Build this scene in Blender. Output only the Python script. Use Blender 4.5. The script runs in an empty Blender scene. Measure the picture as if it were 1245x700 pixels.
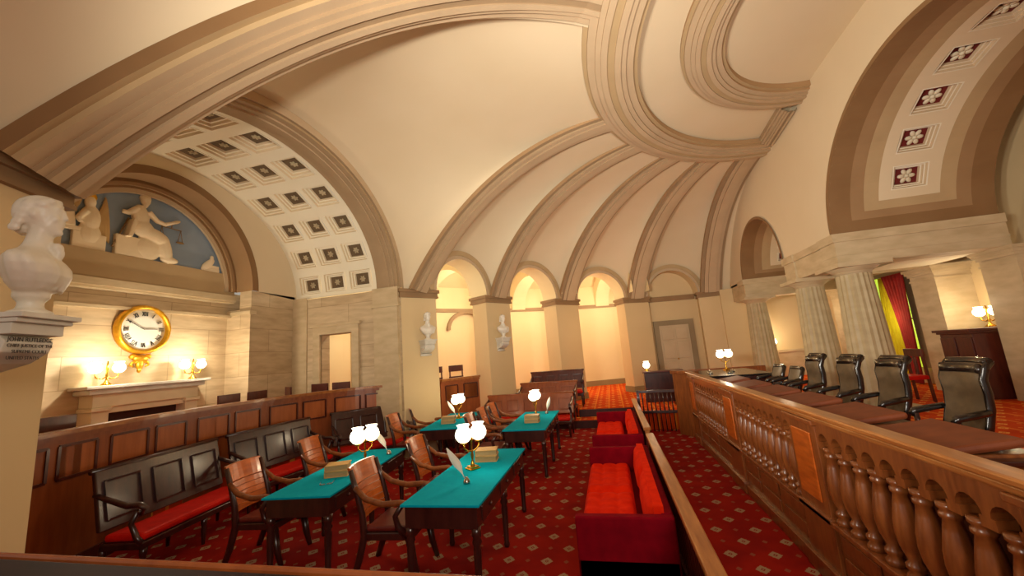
import bpy, bmesh, math, random
from math import sin, cos, pi, radians, sqrt, atan2, hypot
from mathutils import Vector, Matrix
random.seed(7)
SC = bpy.context.scene
COL = SC.collection

# ------------------------------------------------------------------ materials
def lin(h):
    h = h.lstrip('#')
    o = []
    for i in (0, 2, 4):
        c = int(h[i:i+2], 16) / 255
        o.append(c / 12.92 if c <= .04045 else ((c + .055) / 1.055) ** 2.4)
    return (*o, 1)

def base_mat(name, rough=.6, metal=0., spec=None):
    m = bpy.data.materials.new(name); m.use_nodes = True
    nt = m.node_tree; b = nt.nodes['Principled BSDF']
    b.inputs['Roughness'].default_value = rough
    b.inputs['Metallic'].default_value = metal
    if spec is not None: b.inputs['Specular IOR Level'].default_value = spec
    return m, nt, b

def noise_mat(name, c1, c2, rough=.6, scale=6, metal=0., stretch=(1, 1, 1), bump=0., detail=4, spec=None, coat=0.):
    m, nt, b = base_mat(name, rough, metal, spec)
    tc = nt.nodes.new('ShaderNodeTexCoord'); mp = nt.nodes.new('ShaderNodeMapping')
    mp.inputs['Scale'].default_value = stretch
    n = nt.nodes.new('ShaderNodeTexNoise'); n.inputs['Scale'].default_value = scale; n.inputs['Detail'].default_value = detail
    r = nt.nodes.new('ShaderNodeValToRGB')
    r.color_ramp.elements[0].position = .3; r.color_ramp.elements[1].position = .7
    r.color_ramp.elements[0].color = lin(c1); r.color_ramp.elements[1].color = lin(c2)
    L = nt.links.new
    L(tc.outputs['Object'], mp.inputs['Vector']); L(mp.outputs['Vector'], n.inputs['Vector'])
    L(n.outputs['Fac'], r.inputs['Fac']); L(r.outputs['Color'], b.inputs['Base Color'])
    if bump:
        bp = nt.nodes.new('ShaderNodeBump'); bp.inputs['Strength'].default_value = bump; bp.inputs['Distance'].default_value = .02
        L(n.outputs['Fac'], bp.inputs['Height']); L(bp.outputs['Normal'], b.inputs['Normal'])
    if coat: b.inputs['Coat Weight'].default_value = coat; b.inputs['Coat Roughness'].default_value = .15
    return m

def emit_mat(name, col, strength):
    m, nt, b = base_mat(name, .3)
    n = nt.nodes.new('ShaderNodeTexNoise'); n.inputs['Scale'].default_value = 3
    r = nt.nodes.new('ShaderNodeValToRGB')
    r.color_ramp.elements[0].color = lin(col); r.color_ramp.elements[1].color = lin(col)
    nt.links.new(n.outputs['Fac'], r.inputs['Fac']); nt.links.new(r.outputs['Color'], b.inputs['Emission Color'])
    b.inputs['Base Color'].default_value = lin('#fff6e0')
    b.inputs['Emission Strength'].default_value = strength
    return m

def stone_mat(name, c1, c2, mortar, bw=1.5, bh=.5):
    m, nt, b = base_mat(name, .55)
    L = nt.links.new
    geo = nt.nodes.new('ShaderNodeNewGeometry'); sx = nt.nodes.new('ShaderNodeSeparateXYZ')
    L(geo.outputs['Position'], sx.inputs[0])
    add = nt.nodes.new('ShaderNodeMath'); add.operation = 'ADD'
    L(sx.outputs['X'], add.inputs[0]); L(sx.outputs['Y'], add.inputs[1])
    cb = nt.nodes.new('ShaderNodeCombineXYZ'); L(add.outputs[0], cb.inputs[0]); L(sx.outputs['Z'], cb.inputs[1])
    br = nt.nodes.new('ShaderNodeTexBrick')
    br.inputs['Scale'].default_value = 1; br.inputs['Brick Width'].default_value = bw; br.inputs['Row Height'].default_value = bh
    br.inputs['Mortar Size'].default_value = .006
    br.inputs['Color1'].default_value = lin(c1); br.inputs['Color2'].default_value = lin(c2); br.inputs['Mortar'].default_value = lin(mortar)
    L(cb.outputs[0], br.inputs['Vector'])
    n = nt.nodes.new('ShaderNodeTexNoise'); n.inputs['Scale'].default_value = 2.2; n.inputs['Detail'].default_value = 6
    mp = nt.nodes.new('ShaderNodeMapping'); mp.inputs['Scale'].default_value = (1, 1, 5)
    L(geo.outputs['Position'], mp.inputs[0]); L(mp.outputs[0], n.inputs['Vector'])
    mx = nt.nodes.new('ShaderNodeMix'); mx.data_type = 'RGBA'; mx.blend_type = 'MULTIPLY'; mx.inputs[0].default_value = .55
    r = nt.nodes.new('ShaderNodeValToRGB'); r.color_ramp.elements[0].position = .3; r.color_ramp.elements[1].position = .65
    r.color_ramp.elements[0].color = (.55, .5, .45, 1); r.color_ramp.elements[1].color = (1, 1, 1, 1)
    L(n.outputs['Fac'], r.inputs[0]); L(br.outputs['Color'], mx.inputs[6]); L(r.outputs['Color'], mx.inputs[7])
    L(mx.outputs[2], b.inputs['Base Color'])
    return m

def carpet_mat(name, c1, c2, motif, dot, ox=0., oy=0., grid=None):
    m, nt, b = base_mat(name, .95, spec=.1)
    L = nt.links.new
    geo = nt.nodes.new('ShaderNodeNewGeometry'); s = nt.nodes.new('ShaderNodeSeparateXYZ'); L(geo.outputs['Position'], s.inputs[0])
    def mth(op, a, bb=None, c=None):
        n = nt.nodes.new('ShaderNodeMath'); n.operation = op
        for i, v in enumerate((a, bb, c)):
            if v is None: continue
            if isinstance(v, (int, float)): n.inputs[i].default_value = v
            else: L(v, n.inputs[i])
        return n.outputs[0]
    X, Y = s.outputs['X'], s.outputs['Y']
    def loz(dx, dy, px, py, rx, ry):
        fx = mth('SUBTRACT', mth('FRACT', mth('DIVIDE', mth('ADD', X, dx + 50 * px), px)), .5)
        fy = mth('SUBTRACT', mth('FRACT', mth('DIVIDE', mth('ADD', Y, dy + 50 * py), py)), .5)
        ax = mth('DIVIDE', mth('MULTIPLY', mth('ABSOLUTE', fx), px), rx)
        ay = mth('DIVIDE', mth('MULTIPLY', mth('ABSOLUTE', fy), py), ry)
        return mth('ADD', ax, ay), ax, ay
    px, py = .38, .52
    big = None
    def ora(a, bb): return bb if a is None else mth('MAXIMUM', a, bb)
    hole = None
    for dx, dy in ((ox, oy), (ox + px / 2, oy + py / 2)):
        d, ax, ay = loz(dx, dy, px, py, .062, .072)
        big = ora(big, mth('LESS_THAN', d, 1.0))
        q = mth('MULTIPLY', mth('LESS_THAN', d, .34), mth('GREATER_THAN', d, .16)); hole = ora(hole, q)
        d2, e, g = loz(dx, dy, px, py, .05, .058)
        cr = mth('MULTIPLY', mth('GREATER_THAN', mth('MAXIMUM', e, g), 0), mth('LESS_THAN', mth('MAXIMUM', e, g), .72)); big = mth('MAXIMUM', big, mth('MULTIPLY', cr, mth('GREATER_THAN', mth('MINIMUM', e, g), .25)))
    sm = None
    for dx, dy in ((ox + px / 2, oy), (ox, oy + py / 2)):
        d, _, _ = loz(dx, dy, px, py, .028, .034)
        sm = ora(sm, mth('LESS_THAN', d, 1.0))
    n = nt.nodes.new('ShaderNodeTexNoise'); n.inputs['Scale'].default_value = 3; L(geo.outputs['Position'], n.inputs['Vector'])
    r = nt.nodes.new('ShaderNodeValToRGB'); r.color_ramp.elements[0].position = .35; r.color_ramp.elements[1].position = .65
    r.color_ramp.elements[0].color = lin(c1); r.color_ramp.elements[1].color = lin(c2); L(n.outputs['Fac'], r.inputs[0])
    def mix(f, a, col):
        mx = nt.nodes.new('ShaderNodeMix'); mx.data_type = 'RGBA'; L(f, mx.inputs[0]); L(a, mx.inputs[6]); mx.inputs[7].default_value = lin(col); return mx.outputs[2]
    c = mix(sm, r.outputs['Color'], dot); c = mix(big, c, motif); c = mix(hole, c, c1)
    if grid:
        g1 = mth('LESS_THAN', mth('FRACT', mth('DIVIDE', mth('ADD', X, 50), .38)), .12)
        c = mix(mth('MULTIPLY', g1, .45), c, grid)
    L(c, b.inputs['Base Color'])
    return m

M = {}
M['plaster'] = noise_mat('plaster', '#d9c4a0', '#ddc9a7', .85, .8)
M['plaster2'] = noise_mat('wall_paint', '#d4b98a', '#d9bf92', .8, .9)
M['corridor'] = noise_mat('corridor_paint', '#e6d2a2', '#ead8aa', .8, .9)
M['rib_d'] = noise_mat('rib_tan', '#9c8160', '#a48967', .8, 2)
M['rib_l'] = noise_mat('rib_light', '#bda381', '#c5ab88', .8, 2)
M['tan'] = noise_mat('tan_paint', '#b2966d', '#ba9e74', .8, 2)
M['brown'] = noise_mat('brown_paint', '#83603a', '#8b6841', .75, 2)
M['brown2'] = noise_mat('mid_brown_paint', '#987650', '#a07e57', .75, 2)
M['cornice'] = noise_mat('cornice_brown', '#8e6f4b', '#987853', .75, 3)
M['white'] = noise_mat('white_plaster', '#e6dcc2', '#ece3cb', .8, 1)
M['stone'] = stone_mat('sandstone_blocks', '#d3bc98', '#c4ab86', '#ab926f')
M['stone2'] = noise_mat('sandstone', '#b9a27c', '#cdb792', .6, 2.5, stretch=(1, 1, 3))
M['stone_f'] = noise_mat('pale_stone', '#d2bf9c', '#decdab', .6, 3)
M['stone3'] = noise_mat('column_stone', '#a8946e', '#b9a680', .6, 3, stretch=(1, 1, 2))
M['marble'] = noise_mat('white_marble', '#d9d0bd', '#ece5d5', .4, 5)
M['greym'] = noise_mat('grey_marble', '#c9c3b4', '#dcd6c8', .45, 5)
M['bronze'] = noise_mat('bronze_paint', '#7b5c33', '#93713f', .6, 8)
M['railtop'] = noise_mat('dark_rail', '#1c0d12', '#2c1418', .65, 4, stretch=(1, 6, 6), spec=.2)
M['wood'] = noise_mat('mahogany', '#6c3616', '#8f5024', .32, 3.2, stretch=(9, 9, 1.2), coat=.3)
M['woodh'] = noise_mat('mahogany_rail', '#8a4d20', '#b27238', .28, 3.2, stretch=(9, 1, 9), coat=.4)
M['wood_or'] = noise_mat('orange_mahogany', '#a04812', '#c8641f', .3, 3, stretch=(8, 1.5, 8), coat=.4)
M['panelw'] = noise_mat('partition_wood', '#84401a', '#9c5124', .4, 2.5, stretch=(6, 6, 1), coat=.2)
M['panel2'] = noise_mat('partition_panel', '#9c4f1b', '#b1602a', .4, 2.5, stretch=(6, 6, 1), coat=.2)
M['dark'] = noise_mat('dark_mahogany', '#2c1210', '#43201a', .28, 3, stretch=(6, 6, 1.5), coat=.4)
M['dark2'] = noise_mat('deep_red_wood', '#451a12', '#5c2618', .3, 3, stretch=(6, 6, 1.5), coat=.3)
M['black'] = noise_mat('black_leather', '#15100d', '#241a15', .22, 12, bump=.05, coat=.5)
M['leath'] = noise_mat('brown_leather', '#4a3a28', '#5c4933', .38, 14, bump=.08)
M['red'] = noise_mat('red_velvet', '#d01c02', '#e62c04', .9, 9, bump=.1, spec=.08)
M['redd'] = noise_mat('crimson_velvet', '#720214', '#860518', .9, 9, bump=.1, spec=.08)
M['redseat'] = noise_mat('red_leather', '#bc1004', '#d41a08', .5, 8, spec=.2)
M['maroon'] = noise_mat('maroon_leather', '#5c1a14', '#742419', .35, 8)
M['teal'] = noise_mat('teal_felt', '#009fbc', '#02a8c0', .95, 20, spec=.05)
M['brass'] = noise_mat('brass', '#c6932e', '#e0b24a', .25, 5, metal=1.)
M['gold'] = noise_mat('gilding', '#d39a22', '#efb93c', .35, 14, metal=.85, bump=.2)
M['globe'] = emit_mat('frosted_globe', '#fff1cf', 3.2)
M['flame'] = emit_mat('sconce_globe', '#fff0c6', 5.)
M['clockf'] = noise_mat('clock_face', '#ece6d6', '#f3eee0', .4, 2)
M['ink'] = noise_mat('black_ink', '#15120f', '#201b17', .5, 4)
M['blue'] = noise_mat('slate_blue', '#8492a0', '#8f9ca8', .85, 2)
M['relief'] = noise_mat('relief_plaster', '#e8d2ac', '#f0dcb8', .7, 4)
M['relief2'] = noise_mat('relief_ochre', '#b8945c', '#c8a46a', .7, 4)
M['book'] = noise_mat('book_tan', '#c79a56', '#d8af6e', .5, 6)
M['page'] = noise_mat('book_pages', '#a88a5c', '#bd9f70', .8, 30, stretch=(1, 1, 12))
M['feather'] = noise_mat('feather', '#e9e2cf', '#f6f1e3', .7, 10)
M['paper'] = noise_mat('paper', '#ece6d6', '#f4efe2', .7, 4)
M['silver'] = noise_mat('pewter', '#9a958c', '#bdb7ab', .25, 6, metal=1.)
M['curtain'] = noise_mat('red_curtain', '#8a1616', '#a31d1b', .85, 6)
M['ycurt'] = noise_mat('gold_lining', '#d2b800', '#e2ca10', .8, 6)
M['winglow'] = emit_mat('window_glow', '#a8d800', .8)
M['doorp'] = noise_mat('painted_door', '#bfa987', '#c9b493', .6, 2)
M['doorf'] = noise_mat('door_frame_paint', '#8d7b5c', '#988667', .7, 2)
M['basem'] = noise_mat('baseboard_paint', '#8e7a54', '#99855d', .7, 2)
M['carpet'] = carpet_mat('court_carpet', '#84120a', '#98190b', '#a08060', '#8e4a34', .07, 0.0)
M['carpet2'] = carpet_mat('gallery_carpet_lit', '#c23c08', '#d24a0c', '#e8a24a', '#dc7c30', .07, 0., grid='#f0a038')  # same carpet pattern, with the orange of the light put into its colours
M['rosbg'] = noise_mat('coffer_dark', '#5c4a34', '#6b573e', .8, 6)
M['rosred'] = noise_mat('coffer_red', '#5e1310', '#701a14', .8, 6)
M['ros'] = noise_mat('rosette', '#a89878', '#bbaa88', .7, 6)
M['rosw'] = noise_mat('rosette_light', '#d0c2a4', '#ded1b4', .7, 6)
M['firebox'] = noise_mat('firebox', '#2a1512', '#3c1e18', .7, 6)
M['cloth_b'] = noise_mat('brown_baize', '#6a2f12', '#7c3c1a', .6, 8)
M['green_b'] = noise_mat('green_baize', '#4c5a38', '#586643', .8, 10)

# ------------------------------------------------------------------ mesh builder
class B:
    def __init__(s): s.v = []; s.f = []; s.m = []; s.sm = []; s.mats = []; s.cur = 0; s.smooth = False
    def mat(s, name):
        if name not in s.mats: s.mats.append(name)
        s.cur = s.mats.index(name); return s
    def add(s, vs, fs, smooth=None):
        o = len(s.v); s.v += [tuple(v) for v in vs]
        for f in fs:
            s.f.append(tuple(i + o for i in f)); s.m.append(s.cur); s.sm.append(s.smooth if smooth is None else smooth)
        return s
    def quad(s, *p): return s.add(p, [tuple(range(len(p)))])
    def box(s, x0, x1, y0, y1, z0, z1, xf=None):
        vs = [(x, y, z) for x in (x0, x1) for y in (y0, y1) for z in (z0, z1)]
        if xf: vs = [xf @ Vector(v) for v in vs]
        return s.add(vs, [(0, 1, 3, 2), (4, 6, 7, 5), (0, 4, 5, 1), (2, 3, 7, 6), (0, 2, 6, 4), (1, 5, 7, 3)], False)
    def bar(s, a, b, w, h, up=(0, 0, 1)):
        a = Vector(a); b = Vector(b); d = (b - a); L = d.length
        if L < 1e-6: return s
        d /= L; up = Vector(up)
        if abs(d.dot(up)) > .98: up = Vector((1, 0, 0))
        r = d.cross(up).normalized(); u = r.cross(d)
        vs = [p + r * (sx * w / 2) + u * (sz * h / 2) for p in (a, b) for sx, sz in ((-1, -1), (1, -1), (1, 1), (-1, 1))]
        return s.add(vs, [(0, 1, 2, 3), (7, 6, 5, 4), (0, 4, 5, 1), (1, 5, 6, 2), (2, 6, 7, 3), (3, 7, 4, 0)], False)
    def prism(s, poly, z0, z1):
        n = len(poly)
        vs = [(x, y, z0) for x, y in poly] + [(x, y, z1) for x, y in poly]
        return s.add(vs, [tuple(range(n - 1, -1, -1)), tuple(range(n, 2 * n))] + [(i, (i + 1) % n, n + (i + 1) % n, n + i) for i in range(n)], False)
    def tube(s, pts, rad, n=8, flat=None, cap=True, smooth=True):
        pts = [Vector(p) for p in pts]; k = len(pts)
        if isinstance(rad, (int, float)): rad = [rad] * k
        vs = []; up = None
        for i, p in enumerate(pts):
            d = (pts[min(i + 1, k - 1)] - pts[max(i - 1, 0)]).normalized()
            if up is None:
                up = Vector((0, 0, 1)) if abs(d.z) < .9 else Vector((1, 0, 0))
            r = d.cross(up).normalized(); u = r.cross(d).normalized(); up = u
            for j in range(n):
                a = 2 * pi * j / n
                fx, fy = flat if flat else (1, 1)
                vs.append(p + r * (cos(a) * rad[i] * fx) + u * (sin(a) * rad[i] * fy))
        fs = [(i * n + j, i * n + (j + 1) % n, (i + 1) * n + (j + 1) % n, (i + 1) * n + j) for i in range(k - 1) for j in range(n)]
        if cap: fs += [tuple(range(n - 1, -1, -1)), tuple((k - 1) * n + j for j in range(n))]
        return s.add(vs, fs, smooth)
    def lathe(s, prof, c=(0, 0, 0), n=16, xf=None, smooth=True, flute=0):
        vs = []
        for r, z in prof:
            for j in range(n):
                a = 2 * pi * j / n; rr = r
                if flute and j % 2: rr = r * (1 - flute)
                v = Vector((rr * cos(a), rr * sin(a), z))
                if xf: v = xf @ v
                vs.append(v + Vector(c))
        k = len(prof)
        fs = [(i * n + j, i * n + (j + 1) % n, (i + 1) * n + (j + 1) % n, (i + 1) * n + j) for i in range(k - 1) for j in range(n)]
        fs += [tuple(range(n - 1, -1, -1)), tuple((k - 1) * n + j for j in range(n))]
        return s.add(vs, fs, smooth)
    def ell(s, c, r, rot=None, n=14, m=9):
        R = rot.to_matrix() if rot is not None else Matrix.Identity(3)
        vs = [Vector(c) + R @ Vector((0, 0, -r[2]))]
        for i in range(1, m):
            t = -pi / 2 + pi * i / m
            for j in range(n):
                a = 2 * pi * j / n
                vs.append(Vector(c) + R @ Vector((r[0] * cos(t) * cos(a), r[1] * cos(t) * sin(a), r[2] * sin(t))))
        vs.append(Vector(c) + R @ Vector((0, 0, r[2])))
        fs = [(0, 1 + (j + 1) % n, 1 + j) for j in range(n)]
        for i in range(m - 2):
            fs += [(1 + i * n + j, 1 + i * n + (j + 1) % n, 1 + (i + 1) * n + (j + 1) % n, 1 + (i + 1) * n + j) for j in range(n)]
        t = 1 + (m - 2) * n; e = len(vs) - 1
        fs += [(t + j, t + (j + 1) % n, e) for j in range(n)]
        return s.add(vs, fs, True)
    def grid(s, P, smooth=True):
        r = len(P); c = len(P[0])
        vs = [p for row in P for p in row]
        return s.add(vs, [(i * c + j, i * c + j + 1, (i + 1) * c + j + 1, (i + 1) * c + j) for i in range(r - 1) for j in range(c - 1)], smooth)
    def sweep(s, frames, prof, close=False, mats=None, smooth=False):
        """frames: list of (origin, wvec, nvec); prof: list of (w, n)."""
        k = len(prof)
        vs = [o + w * a + n * b for o, w, n in frames for a, b in prof]
        for j in range(k - (0 if close else 1)):
            if mats: s.mat(mats[j % len(mats)])
            fs = [(i * k + j, i * k + (j + 1) % k, (i + 1) * k + (j + 1) % k, (i + 1) * k + j) for i in range(len(frames) - 1)]
            if j == 0:
                base = len(s.v); s.v += [tuple(v) for v in vs]
            for f in fs:
                s.f.append(tuple(q + base for q in f)); s.m.append(s.cur); s.sm.append(smooth)
        return s
    def build(s, name, mat=None, parent=None, bevel=0., recalc=True, weld=False, remesh=0.):
        me = bpy.data.meshes.new(name)
        me.from_pydata([tuple(v) for v in s.v], [], s.f)
        mats = s.mats if s.mats else [mat]
        for mm in mats: me.materials.append(M[mm])
        me.polygons.foreach_set('material_index', s.m if s.mats else [0] * len(s.f))
        me.polygons.foreach_set('use_smooth', s.sm)
        if recalc:
            bm = bmesh.new(); bm.from_mesh(me)
            if weld: bmesh.ops.remove_doubles(bm, verts=bm.verts, dist=1e-4)
            bmesh.ops.recalc_face_normals(bm, faces=bm.faces); bm.to_mesh(me); bm.free()
        me.update()
        o = bpy.data.objects.new(name, me); COL.objects.link(o)
        if parent is not None: o.parent = parent
        if remesh:
            md = o.modifiers.new('merge', 'REMESH'); md.mode = 'VOXEL'; md.voxel_size = remesh; md.use_smooth_shade = True
            sm = o.modifiers.new('soften', 'SMOOTH'); sm.factor = .5; sm.iterations = 3
        if bevel:
            md = o.modifiers.new('bevel', 'BEVEL'); md.width = bevel; md.segments = 2; md.limit_method = 'ANGLE'
        return o

def thing(name, label, cat, loc=(0, 0, 0), rz=0., group=None):
    o = bpy.data.objects.new(name, None); COL.objects.link(o)
    o.empty_display_size = .1
    o.location = loc; o.rotation_euler = (0, 0, rz); o['label'] = label; o['category'] = cat
    if group: o['group'] = group
    return o
def tag(o, label, cat, group=None):
    o['label'] = label; o['category'] = cat
    if group: o['group'] = group
    return o
def struct(o): o['kind'] = 'structure'; return o
KIDS = {}
def kids(o):
    return [c for c in COL.objects if c.parent == o]
def dup(root, loc, rz, label=None, group=None):
    r = root.copy(); COL.objects.link(r); r.location = loc; r.rotation_euler = (0, 0, rz)
    if label: r['label'] = label
    if group: r['group'] = group
    for c in kids(root):
        d = c.copy(); COL.objects.link(d); d.parent = r
        for g in kids(c):
            e = g.copy(); COL.objects.link(e); e.parent = d
    return r
def light(name, loc, power, col=(1, .84, .6), r=.05):
    l = bpy.data.lights.new(name, 'POINT'); l.energy = power; l.color = col; l.shadow_soft_size = r
    o = bpy.data.objects.new(name, l); o.location = loc; COL.objects.link(o); return o
V = Vector

# ------------------------------------------------------------------ camera
cam = bpy.data.cameras.new('camera'); cam.sensor_width = 36; cam.lens = 36 * 480 / 1245; cam.clip_start = .05
co = bpy.data.objects.new('camera', cam); COL.objects.link(co)
RX = (0.96830629, -0.11476971, -0.22183516); RY = (0.23717736, 0.14410776, 0.96071841); RZ = (-0.0782932, -0.98288395, 0.16676123)
rt = V((RX[0], RY[0], RZ[0])); dn = V((RX[1], RY[1], RZ[1])); fw = V((RX[2], RY[2], RZ[2]))
mw = Matrix.Identity(4)
for i in range(3):
    mw[i][0] = rt[i]; mw[i][1] = -dn[i]; mw[i][2] = -fw[i]
mw[2][3] = 2.0
co.matrix_world = mw
SC.camera = co

# ------------------------------------------------------------------ plan data
ZC = 3.7; GZ = .4; XE = 4.4
# pier faces (a = side towards alcove, b = far side), going from the alcove to the bench wall
PIER = [((-4.5, 8.12), (-3.97, 8.85)), ((-3.2, 10.48), (-2.72, 11.3)), ((-1.54, 12.8), (-.88, 13.64)), ((.69, 14.6), (1.56, 15.06)), ((3.31, 15.35), (4.12, 15.28))]
MY = 10.35
NP = [((a[0], MY - a[1]), (b[0], MY - b[1])) for a, b in PIER]      # near side, mirrored
NP[0] = ((-4.3, 2.2), (-3.95, 1.4))
CEN = V((4.4, 6.0, 0))
def mid(p): return V(((p[0][0] + p[1][0]) / 2, (p[0][1] + p[1][1]) / 2, ZC))
RZ_ = 6.6
def ringpt(ph, ax=4.3, ay=4.95, z=RZ_): return V((4.4 - ax * sin(radians(ph)), 6 + ay * cos(radians(ph)), z))
def prof(A, Q, t, a0):
    A0 = radians(a0); a = A0 + t * (pi / 2 - A0)
    h = (cos(A0) - cos(a)) / cos(A0); v = (sin(a) - sin(A0)) / (1 - sin(A0))
    p = A + (Q - A) * h; p.z = A.z + (Q.z - A.z) * v
    return p

# ------------------------------------------------------------------ floors
b = B().mat('carpet'); b.quad((-7, .9, 0), (1.75, .9, 0), (1.75, 12, 0), (-7, 12, 0)); struct(b.build('floor', recalc=False))
PART = [(-5.55, 1.9), (-5.95, 3.1), (-6.3, 4.2), (-6.4, 5.2), (-6.32, 6.2), (-6.0, 7.1), (-5.5, 7.8), (-4.8, 8.2)]
PRT = [(-4.0, 8.95), (-3.38, 9.95)]
b = B().mat('carpet2')
gp = [(-9.5, 1.2)] + [(-5.6, 1.2)] + PART + PRT + [(-3.4, 11.4), (.42, 11.3), (.42, 10.35), (1.5, 10.2), (1.5, 21), (-9.5, 21)]
b.prism(gp, -.05, GZ)
struct(b.build('floor_gallery'))
b = B().mat('carpet2'); b.box(-3.4, .42, 10.75, 11.45, 0, .2); struct(b.build('floor_step'))
b = B().mat('carpet2'); b.box(-6.5, 4.2, -6, .95, -.05, GZ); struct(b.build('floor_viewing'))
b = B().mat('carpet2'); b.box(1.62, 8.2, -4, 21, -.05, .5); struct(b.build('floor_bench'))
b = B().mat('dark'); b.box(-3.4, .42, 10.72, 10.75, 0, .19); b.box(-1.0, .42, 11.25, 11.285, .2, .385); struct(b.build('trim_step'))

# ------------------------------------------------------------------ piers, arches
def outward(p):
    d = V((p.x - 4.4, (p.y - 6) if p.y > 5.2 else (p.y - 4.4), 0)); return d.normalized()
def pier_mesh(p, nm, dep=.58, z1=ZC):
    a, c = V((*p[0], 0)), V((*p[1], 0)); n = V((c.y - a.y, -(c.x - a.x), 0)).normalized()
    if n.dot(outward((a + c) / 2)) < 0: n = -n
    A2, C2 = a + n * dep, c + n * dep
    b = B().mat('plaster2'); b.prism([(q.x, q.y) for q in (a, c, C2, A2)], -.05, z1)
    struct(b.build('wall_pier' + nm))
    def off(e): 
        u = (c - a).normalized()
        return [(q.x, q.y) for q in (a - u * e - n * e, c + u * e - n * e, C2 + u * e + n * e, A2 - u * e + n * e)]
    b = B().mat('cornice'); b.prism(off(.035), z1 - .16, z1 - .08); b.prism(off(.07), z1 - .08, z1 + .0); b.prism(off(.05), z1 - .2, z1 - .16)
    struct(b.build('trim_cornice' + nm))
    b = B().mat('basem'); b.prism(off(.025), GZ, GZ + .2); struct(b.build('baseboard' + nm))
    return n
PN = [pier_mesh(p, '_south_%d' % (i + 1)) for i, p in enumerate(PIER)]
NN = [pier_mesh(p, '_north_%d' % (i + 1)) for i, p in enumerate(NP)]

def arch(p, q, nm, dep=.58, blind=False):
    a = V((*p[1], ZC)); c = V((*q[0], ZC)); u = (c - a); w = u.length; u.normalize()
    n = V((u.y, -u.x, 0)); m_ = (a + c) / 2
    if n.dot(outward(m_)) < 0: n = -n
    r = w / 2; K = 24
    def pt(rr, t, d=0): return m_ + u * (-rr * cos(pi * t / K)) + V((0, 0, rr * sin(pi * t / K))) + n * d
    b = B().mat('tan')
    Ro = r + .22
    b.mat('rib_l')
    b.grid([[pt(r, t, -.05), pt(r + .09, t, -.05)] for t in range(K + 1)], False)
    b.mat('tan'); b.grid([[pt(r + .09, t, -.05), pt(r + .09, t, -.075), pt(Ro, t, -.075), pt(Ro, t, .12)] for t in range(K + 1)], False)
    b.mat('corridor' if not blind else 'plaster2'); b.grid([[pt(r, t, -.05), pt(r, t, dep)] for t in range(K + 1)], True)
    b.mat('tan')
    struct(b.build('trim_arch' + nm, recalc=False))
    return a, c, u, n, m_, r
for i in range(4):
    arch(PIER[i], PIER[i + 1], '_south_%d' % (i + 1), .58 if i < 3 else .45, i == 3)
for i in range(2):
    arch(NP[i], NP[i + 1], '_north_%d' % (i + 1))

# ------------------------------------------------------------------ dome lobes
RPH = [67, 50, 33, 18, 3]
RA0 = [40, 25, 25, 25, 25]
NPH = [104.5, 121, 137, 155, 172]
NA0 = [60, 40, 25, 25, 25]
def lobe(A, Q, a0s, a1s, nm, T=20):
    n = len(A); P = []
    for k in range(T + 1):
        P.append([prof(A[i], Q[i], k / T, a0s + (a1s - a0s) * i / (n - 1)) for i in range(n)])
    b = B().mat('plaster'); b.grid(P); struct(b.build('ceiling_lobe' + nm, recalc=False))
def arch_start(C0, C1, p, q, n=33):
    a = V((*p[1], ZC)); c = V((*q[0], ZC)); m_ = (a + c) / 2; u = (c - a).normalized(); r = (c - a).length / 2 + .22
    nn = V((u.y, -u.x, 0)); nn = nn if nn.dot(outward(m_)) > 0 else -nn
    out = [C0.copy()]
    for i in range(n):
        t = pi * i / (n - 1)
        out.append(m_ - u * r * cos(t) + V((0, 0, r * sin(t))) + nn * .02)
    out.append(C1.copy())
    return out
def ringspan(A, ph0, ph1):
    # spread ring angles by distance along the chord
    d = (A[-1] - A[0]); d.z = 0; L = d.length; d.normalize()
    return [ringpt(ph0 + (ph1 - ph0) * min(1, max(0, (p - A[0]).dot(d) / L))) for p in A]
CP = [mid(p) for p in PIER]; CN = [mid(p) for p in NP]; CN[0] = V((-4.14, 1.93, ZC))
for i in range(4):
    A = arch_start(CP[i], CP[i + 1], PIER[i], PIER[i + 1])
    lobe(A, ringspan(A, RPH[i], RPH[i + 1]), RA0[i], RA0[i + 1], '_south_%d' % (i + 1))
for i in range(4):
    A = arch_start(CN[i], CN[i + 1], NP[i], NP[i + 1])
    lobe(A, ringspan(A, NPH[i], NPH[i + 1]), NA0[i], NA0[i + 1], '_north_%d' % (i + 1))
SE = V((4.4, 15.35, ZC)); NE = V((4.4, -5.0, ZC))
lobe([CP[4], SE], [ringpt(3), ringpt(0)], 25, 25, '_south_5')
lobe([CN[4], NE], [ringpt(172), ringpt(180)], 25, 25, '_north_5')
# alcove lobe: starts on the outer edge of the coffered arch
AY = 5.2; AW = 3.0; AR = 2.25; AX = -4.6; BW = .16
def alc(t, x, w=AW, h=AR): return V((x, AY - w * cos(t), ZC + .05 + h * sin(t)))
A = [CP[0]] + [alc(pi - pi * i / 40, AX, AW + BW, AR + BW) for i in range(41)] + [CN[0]]
lobe(A, ringspan(A, RPH[0], NPH[0]), RA0[0], NA0[0], '_west')
# crown inside the outer ring
P = []
for k in range(9):
    f = 1 - k / 8
    P.append([V((4.4 - 4.3 * f * sin(radians(p)), 6 + 4.95 * f * cos(radians(p)), RZ_ + .3 * (1 - f * f))) for p in range(0, 181, 6)])
b = B().mat('plaster'); b.grid(P); struct(b.build('ceiling_crown', recalc=False))

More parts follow.
